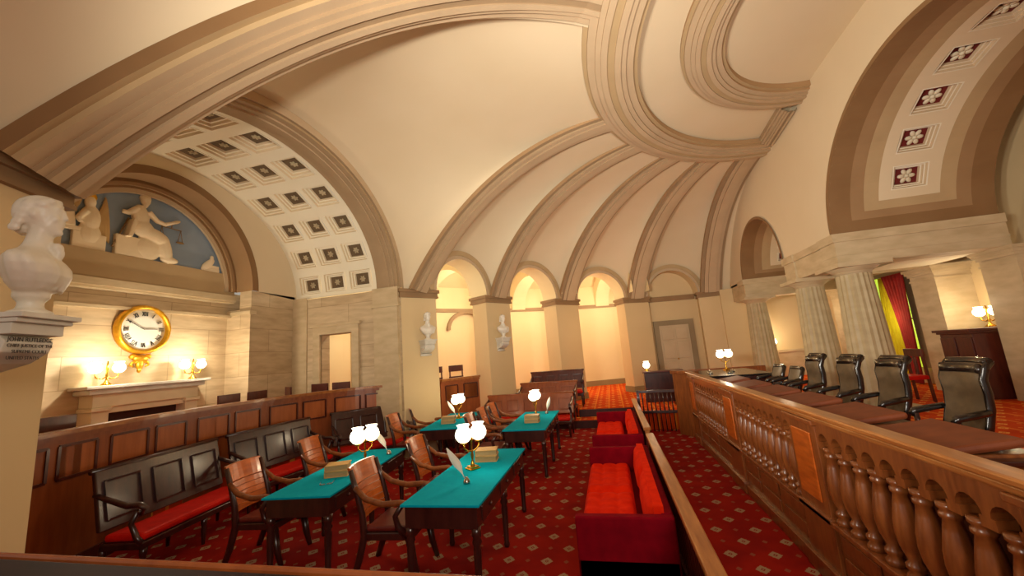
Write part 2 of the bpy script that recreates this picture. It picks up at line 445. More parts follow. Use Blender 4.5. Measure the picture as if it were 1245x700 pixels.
# ribs and rings
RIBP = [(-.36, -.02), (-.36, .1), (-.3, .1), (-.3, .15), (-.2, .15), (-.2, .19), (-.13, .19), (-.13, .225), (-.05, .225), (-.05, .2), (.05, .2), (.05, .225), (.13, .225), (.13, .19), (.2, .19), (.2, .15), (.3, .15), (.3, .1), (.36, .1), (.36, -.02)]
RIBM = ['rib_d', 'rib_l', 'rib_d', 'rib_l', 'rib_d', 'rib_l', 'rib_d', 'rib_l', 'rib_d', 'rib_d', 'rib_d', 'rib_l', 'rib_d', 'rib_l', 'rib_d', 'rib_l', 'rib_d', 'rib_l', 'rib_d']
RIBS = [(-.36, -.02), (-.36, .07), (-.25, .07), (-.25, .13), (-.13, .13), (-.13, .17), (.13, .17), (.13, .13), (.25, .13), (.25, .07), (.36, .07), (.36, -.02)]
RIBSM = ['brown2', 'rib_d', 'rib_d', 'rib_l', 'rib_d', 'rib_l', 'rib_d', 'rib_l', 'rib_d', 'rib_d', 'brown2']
def rib(C, Q, a0, nm, T=24, sc=1., prf=RIBS, mats=RIBSM):
    fr = []
    for k in range(T + 1):
        t = k / T; p = prof(C, Q, t, a0); d = (prof(C, Q, min(1, t + .01), a0) - prof(C, Q, max(0, t - .01), a0)).normalized()
        h = (Q - C); h.z = 0; h.normalize(); w = V((-h.y, h.x, 0)); n = w.cross(d)
        if n.z > 0: n = -n
        if n.dot(h) < 0 and abs(n.z) < .2: n = -n
        s = sc * (1 - .1 * t)
        fr.append((p, w * s, n * (1 - .6 * t ** 5)))
    h = (Q - C); h.z = 0; h.normalize(); o, w, n = fr[-1]; fr.append((o + h * .3, w, n))
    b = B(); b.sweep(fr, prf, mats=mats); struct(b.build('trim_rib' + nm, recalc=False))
for i in range(5):
    rib(CP[i] if i < 4 else V((3.75, 15.3, ZC)), ringpt(RPH[i] if i < 4 else 4), RA0[i], '_south_%d' % (i + 1))
RIBM0 = ['brown', 'tan', 'tan', 'rib_l', 'rib_d', 'rib_l', 'rib_d', 'rib_l', 'rib_d', 'rib_d', 'rib_d', 'rib_l', 'rib_d', 'rib_l', 'rib_d', 'rib_l', 'rib_l', 'plaster', 'plaster']
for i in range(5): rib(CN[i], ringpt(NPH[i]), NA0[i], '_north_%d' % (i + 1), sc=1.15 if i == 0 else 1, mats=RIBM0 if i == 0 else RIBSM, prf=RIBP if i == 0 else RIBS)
def ring(ax, ay, wd, z, nm, dz=.0):
    fr = []
    for p in range(0, 181, 3):
        c = ringpt(p, ax, ay, z); q = ringpt(p + 1, ax, ay, z); d = (q - c).normalized(); w = V((-d.y, d.x, 0))
        if w.dot(CEN - V((c.x, c.y, 0))) < 0: w = -w
        fr.append((c, w, V((0, 0, -1))))
    n = len(RIBP)
    prf = [((a / .72 + .5) * wd, bb * .9) for a, bb in RIBP]
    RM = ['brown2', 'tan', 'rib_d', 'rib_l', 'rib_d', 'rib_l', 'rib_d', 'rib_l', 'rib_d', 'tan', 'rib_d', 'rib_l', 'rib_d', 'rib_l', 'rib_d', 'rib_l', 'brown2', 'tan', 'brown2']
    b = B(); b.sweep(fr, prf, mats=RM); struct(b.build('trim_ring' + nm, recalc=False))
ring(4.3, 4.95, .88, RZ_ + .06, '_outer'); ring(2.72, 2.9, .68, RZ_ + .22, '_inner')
def edge(y0, y1, z0, z1, nm):
    fr = [(V((4.28, y, z)), V((1, 0, 0)), V((0, 0, -1))) for y, z in ((y0, z0), (y1, z1))]
    b = B(); b.sweep(fr, [(a * .55, bb) for a, bb in RIBP], mats=RIBM); struct(b.build('trim_edge' + nm, recalc=False))
edge(10.1, 8.85, RZ_ + .08, RZ_ + .2, '_south'); edge(2.0, 3.2, RZ_ + .08, RZ_ + .2, '_north')

# ------------------------------------------------------------------ bench wall (tympanum) with arches
ARC = [(12.33, 1.47, 1.47), (6.05, 2.52, 2.2), (-.25, 1.47, 1.47)]
ZS = 3.78
def dome_z(y):
    d = y - 6
    if abs(d) <= 4.95: return RZ_ + .3 * (1 - (d / 4.95) ** 2)
    E = SE.y - 6 if d > 0 else 6 - NE.y
    f = (E - abs(d)) / (E - 4.95); f = min(1, max(0, f)); A0 = radians(25)
    a = math.acos(max(-1, min(1, cos(A0) * (1 - f)))) ; return ZC + (RZ_ - ZC) * (sin(a) - sin(A0)) / (1 - sin(A0))
ys = set()
k = -5.0
while k <= 15.36: ys.add(round(k, 3)); k += .2
for c, w, h in ARC:
    for i in range(41): ys.add(round(c - w * cos(pi * i / 40), 4))
ys = sorted(ys); b = B().mat('plaster')
def arcz(y):
    for c, w, h in ARC:
        if abs(y - c) < w: return ZS + h * sqrt(max(0, 1 - ((y - c) / w) ** 2))
    return ZS - .08
for y0, y1 in zip(ys, ys[1:]):
    ym = (y0 + y1) / 2; ins = any(abs(ym - c) < w for c, w, h in ARC)
    z0, z1 = (arcz(y0), arcz(y1)) if ins else (ZS - .08, ZS - .08)
    if ins and z0 < ZS: z0 = ZS
    if ins and z1 < ZS: z1 = ZS
    t0, t1 = dome_z(y0) + .05, dome_z(y1) + .05
    if t0 <= z0 and t1 <= z1: continue
    b.quad((XE, y0, z0), (XE, y1, z1), (XE, y1, max(t1, z1)), (XE, y0, max(t0, z0)))
struct(b.build('wall_east', recalc=False))

def coffer(b, q, fr, depth, mats, panel):
    """q: 4 corners; nested steps going along normal away from the room"""
    c = sum((V(p) for p in q), V()) / 4
    n = (V(q[1]) - V(q[0])).cross(V(q[3]) - V(q[0])).normalized() * depth
    cur = [V(p) for p in q]
    for i, f in enumerate(fr):
        dn_ = n * ((i + 1) / len(fr))
        inn = [c + (V(p) - c) * f + n * (i / len(fr)) for p in q]
        b.mat(mats[0])
        for j in range(4): b.quad(cur[j], cur[(j + 1) % 4], inn[(j + 1) % 4], inn[j])
        low = [c + (V(p) - c) * (f * .95) + dn_ for p in q]
        b.mat(mats[1])
        for j in range(4): b.quad(inn[j], inn[(j + 1) % 4], low[(j + 1) % 4], low[j])
        cur = low
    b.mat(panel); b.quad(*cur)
    return c + n, n.normalized(), cur

def rosette(c, n, ax, r, mat, parent):
    ax = ax.normalized(); ay = n.cross(ax).normalized(); b = B().mat(mat)
    R = Matrix((ax, ay, n)).transposed()
    for k in range(6):
        a = k * pi / 3
        p = V(c) - n * r * .12 + (ax * cos(a) + ay * sin(a)) * r * .55
        b.ell(p, (r * .4, r * .27, r * .16), (R @ Matrix.Rotation(a, 3, 'Z')).to_euler(), 8, 5)
    b.ell(V(c) - n * r * .18, (r * .25, r * .25, r * .22), R.to_euler(), 8, 5)
    return b.build('rosette', parent=parent)

# soffits of bench arches, nested colour bands and one row of coffers
for ai, (c, w, h) in enumerate(ARC[:2]):
    D = 2.55; b = B(); K = 48; ros = []
    us = [0, .07, .24, .42, .58, .9 + .7, D - .58, D - .42, D - .24, D - .07, D]
    us = [0, .1, .34, .56, .8, D - .8, D - .56, D - .34, D - .1, D]
    def sp(u, t): return V((XE + u, c + w * cos(t), ZS + h * sin(t)))
    vb = [0, .045, .085, .125]
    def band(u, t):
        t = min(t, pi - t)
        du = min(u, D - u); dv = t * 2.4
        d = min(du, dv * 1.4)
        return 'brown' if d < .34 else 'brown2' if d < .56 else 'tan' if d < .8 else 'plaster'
    ts = sorted(set([pi * i / K for i in range(K + 1)] + [.34 / 3.36, .56 / 3.36, .8 / 3.36, pi - .34 / 3.36, pi - .56 / 3.36, pi - .8 / 3.36]))
    cof = []
    for r_ in range(9):
        t0 = .31 + r_ * .285; cof.append((t0, t0 + .19))
    cu = (D / 2 - .28, D / 2 + .28)
    ts = sorted(set(ts + [q for t in cof for q in t])); us = sorted(set(us + list(cu)))
    for u0, u1 in zip(us, us[1:]):
        for t0, t1 in zip(ts, ts[1:]):
            um, tm = (u0 + u1) / 2, (t0 + t1) / 2
            if cu[0] < um < cu[1] and any(a < tm < e for a, e in cof): continue
            b.mat(band(um, tm)); b.quad(sp(u0, t0), sp(u1, t0), sp(u1, t1), sp(u0, t1))
    for t0, t1 in cof:
        q = [sp(cu[0], t0), sp(cu[1], t0), sp(cu[1], t1), sp(cu[0], t1)]
        n0 = (q[1] - q[0]).cross(q[3] - q[0]); m_ = sum(q, V()) / 4
        if n0.dot(m_ - V((m_.x, c, ZS))) < 0: q = q[::-1]
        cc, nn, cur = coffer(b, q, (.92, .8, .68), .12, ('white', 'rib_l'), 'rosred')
        ros.append((cc, nn, cur[1] - cur[0]))
    # thin archivolt on the wall face
    b.mat('brown')
    b.grid([[V((XE - .03, c + (w + e) * cos(pi * i / K), ZS + (h + e) * sin(pi * i / K))) for e in (-.0, .07)] for i in range(K + 1)], False)
    b.grid([[V((XE - .03, c + w * cos(pi * i / K), ZS + h * sin(pi * i / K))), V((XE, c + w * cos(pi * i / K), ZS + h * sin(pi * i / K)))] for i in range(K + 1)], False)
    o = struct(b.build('ceiling_bench_arch_%d' % (ai + 1), recalc=False))
    for cc, nn, ax in ros: rosette(cc, nn, ax, .15, 'rosw', o)

# entablature blocks and columns
COLY = [8.82, 10.55, 14.06, 3.3]
CXX = 4.7
def beam(y, nm):
    b = B().mat('stone2')
    y0, y1 = y - .26, y + .26
    b.box(XE - .03, 7.0, y0, y1, 3.2, 3.62); b.box(XE - .06, 7.0, y0 - .03, y1 + .03, 3.62, ZS)
    b.box(XE - .04, 7.0, y0 - .015, y1 + .015, 3.36, 3.4)
    struct(b.build('trim_entablature' + nm))
for i, y in enumerate(COLY): beam(y, '_%d' % (i + 1))
b = B().mat('stone2'); b.box(XE, XE + .5, 9.1, 10.28, 3.2, ZS - .02); b.box(XE - .03, XE + .5, 9.1, 10.28, 3.62, ZS - .01); struct(b.build('trim_entablature_middle'))
b = B().mat('stone2'); b.box(XE, XE + .5, 14.33, 15.4, 3.2, ZS - .02); struct(b.build('trim_entablature_south'))
b = B().mat('plaster2'); b.box(4.0, 4.8, 15.2, 15.8, -.05, ZC); struct(b.build('wall_south_corner'))
def column(y, label, x=CXX):
    t = thing('doric_column', label, 'column', (x, y, .5), 0, 'fluted columns in front of the bench')
    n = 40; H0, H1 = .1, 2.5
    b = B().mat('stone3')
    pr = [(.36 - .085 * (k / 8) ** 1.3, H0 + (H1 - H0) * k / 8) for k in range(9)]
    b.lathe(pr, n=n, flute=.06, smooth=False); b.build('shaft', parent=t)
    b = B().mat('stone2')
    b.lathe([(.28, 2.5), (.285, 2.54), (.3, 2.55), (.42, 2.63), (.43, 2.645)], n=32)
    b.box(-.43, .43, -.43, .43, 2.62, 2.7); b.build('capital', parent=t)
    b = B().mat('stone2'); b.box(-.42, .42, -.42, .42, 0, .1); b.build('plinth', parent=t)
    return t
c1 = column(COLY[0], 'thick fluted stone column nearest the right side, in front of the red curtain')
dup(c1, (CXX, COLY[1], .5), 0, 'fluted stone column second from the right, standing left of its nearest pair')
dup(c1, (CXX, COLY[2], .5), 0, 'fluted stone column farthest away, beside the plain south corner wall')

# loggia behind the columns
LX = 7.6
b = B().mat('plaster2'); b.quad((LX, -4, .4), (LX, 19, .4), (LX, 19, 7), (LX, -4, 7)); struct(b.build('wall_east_outer', recalc=False))
b = B().mat('plaster2'); b.box(4.6, LX, 16.4, 16.6, .4, 6.8); struct(b.build('wall_south_loggia'))
b = B().mat('stone2'); b.box(4.62, LX, 16.33, 16.4, .4, 1.4); b.box(4.62, LX, 16.28, 16.4, 1.34, 1.42); struct(b.build('trim_south_dado'))
b = B().mat('white'); b.quad((XE + .3, -4, 6.9), (LX, -4, 6.9), (LX, 19, 6.9), (XE + .3, 19, 6.9)); struct(b.build('ceiling_loggia', recalc=False))
def pilaster(x0, x1, y0, y1, nm, m='stone2', zt=3.2):
    b = B().mat(m); b.box(x0, x1, y0, y1, .4, zt - .3)
    for k, (e, z0, z1) in enumerate(((.02, zt - .3, zt - .26), (0, zt - .26, zt - .17), (.03, zt - .17, zt - .12), (.06, zt - .12, zt - .06), (.09, zt - .06, zt))):
        b.box(x0 - e, x1, y0 - e, y1 + e, z0, z1)
    struct(b.build('wall_pilaster' + nm))
pilaster(6.95, LX, 8.5, 9.2, '_1'); pilaster(6.95, LX, 10.3, 11.0, '_2'); pilaster(6.95, LX, 13.7, 14.4, '_3')
b = B().mat('white'); b.box(5.6, 6.95, 9.1, 10.28, 3.2, 3.26); struct(b.build('ceiling_soffit'))
b = B().mat('cornice'); b.box(7.5, LX, -4, 8.5, 3.6, 3.78); struct(b.build('trim_cornice_east'))
# window with curtains
wy0, wy1, wz0, wz1 = 12.0, 13.5, .9, 3.3
b = B().mat('winglow'); b.box(LX - .04, LX - .02, wy0, wy1, wz0, wz1); wo = struct(b.build('window_1'))
b = B().mat('doorf')
for y in (wy0 - .08, wy1): b.box(LX - .12, LX, y - .14, y + .14, wz0, wz1)
b.box(LX - .12, LX, wy0 - .08, wy1 + .08, wz1, wz1 + .1); b.box(LX - .08, LX, wy0, wy1, 2.1, 2.14)
for y in (12.45, 12.95): b.box(LX - .08, LX, y, y + .03, wz0, wz1)
b.build('window_frame', parent=wo)
def drape(y_of, mat, x, nm, label):
    rows = []
    for k in range(13):
        z = .52 + (3.28 - .52) * k / 12; ya, yb = y_of(k / 12)
        rows.append([V((x - .04 * sin(j * 1.6), ya + (yb - ya) * j / 24, z)) for j in range(25)])
    b = B().mat(mat); b.grid(rows); o = b.build('curtain', recalc=False)
    md = o.modifiers.new('thick', 'SOLIDIFY'); md.thickness = .015
    tag(o, label, 'curtain', 'window curtains behind the bench')
drape(lambda f: (11.82 + .18 * (1 - f), 12.3 + .3 * max(0, (f - .3) / .7) ** 1.6), 'curtain', LX - .25, 'r', 'long dark red curtain tied back on the right of the yellow lit window')
drape(lambda f: (13.3 - .62 * max(0, (f - .3) / .7) ** 1.6, 13.62), 'curtain', LX - .4, 'l', 'dark red curtain on the left of the yellow lit window, beside the column')
drape(lambda f: (12.5, 13.25 - .3 * f), 'ycurt', LX - .13, 'y', 'yellow lit sheer curtain hanging between the two red curtains')
light('window_lamp', (6.9, 12.3, 2.2), 12, (.95, 1, .5), .2)

# ------------------------------------------------------------------ alcove
AZ = ZC + .05
b = B(); rosl = []
D0, D1 = -5.15, -7.4; NR = 11
colx = [(D0 - .12 - i * .7, D0 - .12 - i * .7 - .6) for i in range(3)]
rows = [(pi * (i + .14) / NR, pi * (i + .86) / NR) for i in range(NR)]
xs = sorted(set([D0, D1] + [q for c in colx for q in c]), reverse=True)
ts = sorted(set([0, pi] + [q for r in rows for q in r] + [pi * i / 44 for i in range(45)]))
for x0, x1 in zip(xs, xs[1:]):
    for t0, t1 in zip(ts, ts[1:]):
        xm, tm = (x0 + x1) / 2, (t0 + t1) / 2
        if any(c[1] < xm < c[0] for c in colx) and any(r[0] < tm < r[1] for r in rows): continue
        b.mat('white'); b.quad(alc(t0, x0), alc(t0, x1), alc(t1, x1), alc(t1, x0))
for c in colx:
    for r in rows:
        q = [alc(r[0], c[0]), alc(r[0], c[1]), alc(r[1], c[1]), alc(r[1], c[0])]
        m_ = sum(q, V()) / 4; n0 = (q[1] - q[0]).cross(q[3] - q[0])
        if n0.dot(m_ - V((m_.x, AY, ZC))) < 0: q = q[::-1]
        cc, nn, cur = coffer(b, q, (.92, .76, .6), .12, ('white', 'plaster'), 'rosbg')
        rosl.append((cc, nn, cur[1] - cur[0]))
cv = struct(b.build('ceiling_alcove', recalc=False))
for cc, nn, ax in rosl: rosette(cc, nn, ax, .085, 'ros', cv)
# moulded arch at the mouth of the alcove
fr = []
for i in range(49):
    t = pi * i / 48; o = alc(t, AX); e = alc(min(pi, t + .01), AX) - alc(max(0, t - .01), AX); e.normalize()
    n = V((-1, 0, 0)).cross(e); n = n if n.dot(o - V((AX, AY, ZC))) < 0 else -n
    fr.append((o, V((-1, 0, 0)), n))
pf = [(0, -BW), (-.05, -BW), (-.05, -.02), (0, -.02), (0, .02), (.1, .02), (.1, .05), (.2, .05), (.2, .08), (.32, .08), (.32, .05), (.42, .05), (.42, .02), (.55, .02), (.55, -.05)]
b = B(); b.sweep(fr, pf, mats=['rib_l', 'rib_l', 'rib_d', 'tan', 'rib_d', 'rib_l', 'rib_d', 'rib_l', 'rib_d', 'rib_l', 'rib_d', 'rib_l', 'rib_d', 'tan']); struct(b.build('trim_arch_alcove', recalc=False))
# side walls with doors
def wall_with_hole(x0, x1, y, z0, z1, hx0, hx1, hz, dep, nm):
    b = B().mat('stone'); ya, yb = sorted((y, y + dep))
    b.box(x0, hx0, ya, yb, z0, z1); b.box(hx1, x1, ya, yb, z0, z1); b.box(hx0, hx1, ya, yb, hz, z1)
    struct(b.build('wall_' + nm))
for sy, nm in ((1, 'alcove_south'), (-1, 'alcove_north')):
    y = AY + sy * 2.92
    wall_with_hole(-7.4, -4.5, y, .3, ZC + .02, -6.62, -5.76, 2.82, sy * .3, nm)
    b = B().mat('stone2')
    ya = y - sy * .06
    for x0, x1, z0, z1 in ((-6.8, -6.62, .4, 3.0), (-5.76, -5.58, .4, 3.0), (-6.62, -5.76, 2.82, 3.0)):
        b.box(x0, x1, min(ya, y + sy * .02), max(ya, y + sy * .02), z0, z1)
    b.box(-6.86, -5.52, min(y - sy * .09, y), max(y - sy * .09, y), 3.0, 3.06)
    struct(b.build('trim_doorway_' + nm))
    b = B().mat('corridor'); b.box(-6.9, -5.4, min(y + sy * 1.5, y + sy * 1.6), max(y + sy * 1.5, y + sy * 1.6), .3, 3.3); struct(b.build('wall_passage_' + nm))
    # pilaster at the mouth of the alcove
    b = B().mat('stone2'); y0, y1 = sorted((y - sy * .1, y + sy * .05))
    if sy < 0: y0 -= .3; y1 -= .3
    b.box(-5.15, -4.55, y0, y1, .4, 3.3); b.box(-5.2, -4.5, y0 - .03, y1 + .03, 3.3, 3.38); b.box(-5.17, -4.53, y0 - .0, y1 + .0, 3.38, AZ)
    struct(b.build('wall_pilaster_' + nm))
    b = B().mat('stone2'); b.box(-7.42, -7.0, y - sy * .03 if sy > 0 else y, y if sy > 0 else y + .03, .4, AZ); struct(b.build('trim_pilaster_' + nm))
# rear wall with the great niche (x = -7.4), clock wall at x = -8
NW, NH, NZ = 1.72, 1.8, ZC + .12
b = B().mat('stone')
for s in (1, -1):
    y0, y1 = sorted((AY + s * NW, AY + s * 2.95)); b.box(-7.7, -7.4, y0, y1, .3, NZ)
    y0, y1 = sorted((AY + s * NW, AY + s * (NW - .03))); b.box(-8, -7.38, y0, y1, .3, NZ - .4)
struct(b.build('wall_alcove_rear'))
b = B().mat('stone2')
for s in (1, -1):
    y0, y1 = sorted((AY + s * (NW - .06), AY + s * (NW + .1))); b.box(-8, -7.36, y0, y1, 3.3, 3.38)
struct(b.build('trim_niche_impost'))
b = B().mat('plaster')
def nich(t, x, w=NW, h=NH): return V((x, AY - w * cos(t), NZ + h * sin(t)))
K = 48
o_ = []
for i in range(K + 1):
    t = pi * i / K; p = nich(t, -7.4, NW + .14, NH + .14); d = V((-7.4, AY - 3.05 * cos(t), AZ + 2.3 * sin(t)))
    o_.append([p, d])
b.grid(o_, False); struct(b.build('wall_lunette_surround', recalc=False))
b = B()
b.mat('brown'); b.grid([[nich(pi * i / K, -7.37, NW + .15, NH + .15), nich(pi * i / K, -7.37, NW, NH)] for i in range(K + 1)], False)
b.mat('brown2'); b.grid([[nich(pi * i / K, -7.37), nich(pi * i / K, -7.8)] for i in range(K + 1)])
for w0, w1, x, m in ((0, -.06, -7.8, 'brown'), (-.06, -.12, -7.78, 'brown2'), (-.12, -.16, -7.82, 'brown'), (-.16, -.24, -7.84, 'rib_l')):
    b.mat(m); b.grid([[nich(pi * i / K, x, NW + w0, NH + w0), nich(pi * i / K, x, NW + w1, NH + w1), nich(pi * i / K, x - .05, NW + w1, NH + w1)] for i in range(K + 1)], False)
struct(b.build('trim_niche_arch', recalc=False))
b = B().mat('stone'); b.box(-8.2, -8.0, AY - 2, AY + 2, .3, NZ); struct(b.build('wall_west'))
b = B().mat('tan'); b.box(-8, -7.86, AY - NW, AY + NW, NZ - .08, NZ + .38)
b.mat('stone2'); b.box(-8, -7.8, AY - NW, AY + NW, NZ - .2, NZ - .08); b.box(-8, -7.88, AY - NW, AY + NW, NZ - .55, NZ - .5); b.box(-8, -7.84, AY - NW, AY + NW, NZ - .24, NZ - .2)
struct(b.build('trim_lunette_sill'))

# relief of a seated robed figure (generic) on a slate blue lunette
rl = thing('lunette_relief', 'blue half-round panel with pale relief figures above the round clock', 'relief', (-7.93, AY, NZ + .38))
b = B().mat('blue')
n = 40; vs = [(0, 0, 0)]
w_, h_ = NW - .2, NH - .22
pts = []
for i in range(n + 1):
    t = pi * i / n; z = h_ * sin(t) - .3
    pts.append(V((0, -w_ * cos(t), max(0, z))))
b.add([(0, 0, 0)] + pts, [(0, i + 1, i + 2) for i in range(n)]); b.build('panel', parent=rl, recalc=False)
b = B()
def E(y, z, ry, rz, x=.03, rx=.06, a=0): b.ell((x, y, z), (rx, ry, rz), Matrix.Rotation(a, 3, 'X').to_euler(), 12, 8)
# seated figure holding scales
E(.12, 1.0, .075, .1); E(.12, .93, .04, .07); E(.12, 1.03, .085, .085, .02)
E(.06, .68, .13, .22, .04, .07, .1); E(.1, .5, .16, .15, .05, .08)
E(.27, .42, .25, .12, .06, .08, -.3); E(.44, .24, .11, .27, .05, .07, .25); E(.2, .2, .2, .22, .04, .06); E(.52, .06, .15, .06, .05)
b.tube([(.06, .16, .8), (.08, .28, .68), (.08, .42, .66)], [.05, .042, .035], 8)
b.tube([(.06, .0, .82), (.07, -.12, .7), (.06, -.2, .7)], [.05, .045, .035], 8)
b.bar((.05, -.12, .3), (.05, -.06, .6), .06, .24)
b.mat('relief'); fig = b; fig.mats = ['relief']; fig.m = [0] * len(fig.f)
fig.v = [(x, y * 1.12 - .22, z * 1.1) for x, y, z in fig.v]; fig.build('seated_figure', parent=rl, remesh=.012)
b = B().mat('relief'); b.box(-.02, .07, -.5, .0, 0, .36); b.build('throne', parent=rl, bevel=.02)
SH = lambda b: setattr(b, 'v', [(x, y * 1.12 - .22, z * 1.1) for x, y, z in b.v])
b = B().mat('relief'); b.tube([(.07, .4, .66), (.08, .62, .78)], [.035, .02], 8); b.ell((.06, .58, .76), (.02, .09, .03), Matrix.Rotation(.5, 3, 'X').to_euler(), 8, 6); SH(b); b.build('raised_hand', parent=rl)
b = B().mat('bronze')
b.tube([(.06, .36, .63), (.06, .68, .63)], .008, 6); b.tube([(.06, .52, .7), (.06, .52, .63)], .008, 6)
for y in (.37, .67):
    b.tube([(.06, y, .63), (.06, y - .04, .42)], .005, 5); b.tube([(.06, y, .63), (.06, y + .04, .42)], .005, 5); b.ell((.06, y, .41), (.03, .07, .02), n=10, m=6)
b.tube([(.05, -.28, .1), (.05, -.1, .62)], .014, 6); SH(b); b.build('scales', parent=rl)
b = B().mat('relief')
b.ell((.03, 1.12, .14), (.05, .08, .19), Matrix.Rotation(-.75, 3, 'X').to_euler(), 10, 7); b.ell((.03, 1.2, .3), (.035, .04, .06), n=8, m=6); b.tube([(.04, 1.17, .22), (.04, 1.2, .3)], .035, 8); b.build('bird', parent=rl, remesh=.012)
b = B().mat('relief'); b.box(-.01, .06, 1.02, 1.36, 0, .07); b.box(-.01, .05, 1.14, 1.36, .07, .14); b.build('ledge', parent=rl, bevel=.01)
b = B().mat('relief')
b.ell((.03, -.86, .78), (.05, .08, .11), n=12, m=8); b.ell((.03, -.84, .5), (.06, .14, .24), n=12, m=8)
b.tube([(.06, -.92, .62), (.08, -1.02, .46), (.08, -.98, .4)], [.05, .04, .03], 8); b.ell((.03, -.84, .25), (.05, .17, .2), n=10, m=7)
b.build('winged_figure', parent=rl, remesh=.012)
b = B().mat('relief2')
for k in range(6): b.ell((.02, -.62 - .03 * k, .55 - .03 * k), (.035, .04, .42 - .035 * k), Matrix.Rotation(.12 - .05 * k, 3, 'X').to_euler(), 8, 6)
for k in range(5): b.ell((.02, -1.02 - .035 * k, .72), (.03, .045, .2), Matrix.Rotation(-.3 - .15 * k, 3, 'X').to_euler(), 8, 6)
b.build('wings', parent=rl, remesh=.012)
b = B().mat('gold'); b.ell((.03, -.86, .87), (.03, .085, .085), n=14, m=8); b.build('gilt_disc', parent=rl)
b = B().mat('relief'); b.box(0, .06, -1.05, -.62, 0, .26); b.box(0, .06, -1.18, -.78, .26, .33); b.build('pedestal', parent=rl, bevel=.01)
b = B().mat('relief'); b.box(.0, .07, -1.24, -.98, .45, .78, Matrix.Rotation(.12, 4, 'X')); b.build('tablet', parent=rl, bevel=.01)

# clock
ck = thing('wall_clock', 'round gilt wall clock with white face above the fireplace', 'clock', (-8.0, 5.25, 2.95))
RC = Matrix.Rotation(pi / 2, 4, 'Y')
b = B().mat('gold'); b.lathe([(.34, .02), (.4, 0), (.43, .04), (.43, .1), (.415, .14), (.39, .16), (.37, .145), (.355, .12), (.35, .09), (.33, .06)], n=48, xf=RC); b.build('gilt_frame', parent=ck)
b = B().mat('clockf'); b.lathe([(.352, .0), (.352, .088), (.2, .092), (.0005, .094)], n=48, xf=RC); b.build('dial', parent=ck)
def numeral(txt, ang, r, h, wstep):
    b = B().mat('ink')
    sy, sz = sin(ang), cos(ang)          # outwards direction in (y,z); viewed from +x, y runs to the right
    ty, tz = cos(ang), -sin(ang)
    def P(a, c): return V((.1, sy * (r + c) + ty * a, sz * (r + c) + tz * a))
    glyph = {'I': [((0, 0), (0, 1))], 'V': [((-.32, 1), (0, 0)), ((.32, 1), (0, 0))], 'X': [((-.32, 1), (.32, 0)), ((.32, 1), (-.32, 0))]}
    wd = {'I': .45, 'V': .85, 'X': .85}; tot = sum(wd[c] for c in txt); x = -tot / 2
    for c in txt:
        x += wd[c] / 2
        for (a0, c0), (a1, c1) in glyph[c]:
            b.bar(P((x + a0) * h * .75, (c0 - .5) * h), P((x + a1) * h * .75, (c1 - .5) * h), .008, .013, up=(1, 0, 0))
        x += wd[c] / 2
    b.build('numeral', parent=ck)
for k, t in enumerate(('XII', 'I', 'II', 'III', 'IIII', 'V', 'VI', 'VII', 'VIII', 'IX', 'X', 'XI')): numeral(t, k * pi / 6, .275, .075, .03)
b = B().mat('ink'); a = radians(300); b.bar((.105, 0, 0), (.105, .27 * sin(a), .27 * cos(a)), .006, .014, (1, 0, 0)); b.build('minute_hand', parent=ck)
b = B().mat('ink'); a = radians(88); b.bar((.11, 0, 0), (.11, .2 * sin(a), .2 * cos(a)), .006, .02, (1, 0, 0)); b.build('hour_hand', parent=ck)
b = B().mat('gold')
b.ell((.06, 0, -.5), (.07, .13, .06), n=12, m=8); b.ell((.06, -.11, -.47), (.05, .06, .05), n=10, m=7); b.ell((.06, .11, -.47), (.05, .06, .05), n=10, m=7)
b.ell((.05, 0, -.6), (.05, .06, .1), n=10, m=7); b.ell((.05, 0, -.7), (.035, .03, .05), n=10, m=7)
for s in (1, -1): b.tube([(.05, s * .02, -.55), (.06, s * .12, -.57), (.05, s * .14, -.62), (.05, s * .09, -.64)], [.03, .025, .02, .012], 8)
b.build('gilt_ornament', parent=ck)

# fireplace
fp = thing('fireplace', 'pale stone fireplace with mantel shelf below the clock', 'fireplace', (-8.0, 5.3, .4))
b = B().mat('stone_f')
for s in (1, -1):
    b = B().mat('stone_f'); y0, y1 = sorted((s * .58, s * .8)); b.box(0, .3, y0, y1, 0, 1.3); b.box(0, .33, y0 - .02, y1 + .02, 1.24, 1.3); b.build('jamb', parent=fp, bevel=.008)
b = B().mat('stone_f'); b.box(0, .3, -.8, .8, 1.3, 1.5); b.box(0, .26, -.58, .58, 1.2, 1.3); b.build('frieze', parent=fp, bevel=.008)
b = B().mat('greym'); b.box(0, .42, -.95, .95, 1.58, 1.63); b.box(0, .36, -.88, .88, 1.5, 1.58); b.build('mantel_shelf', parent=fp, bevel=.008)
b = B().mat('firebox'); b.box(0, .08, -.58, .58, 0, 1.2); b.build('firebox', parent=fp)

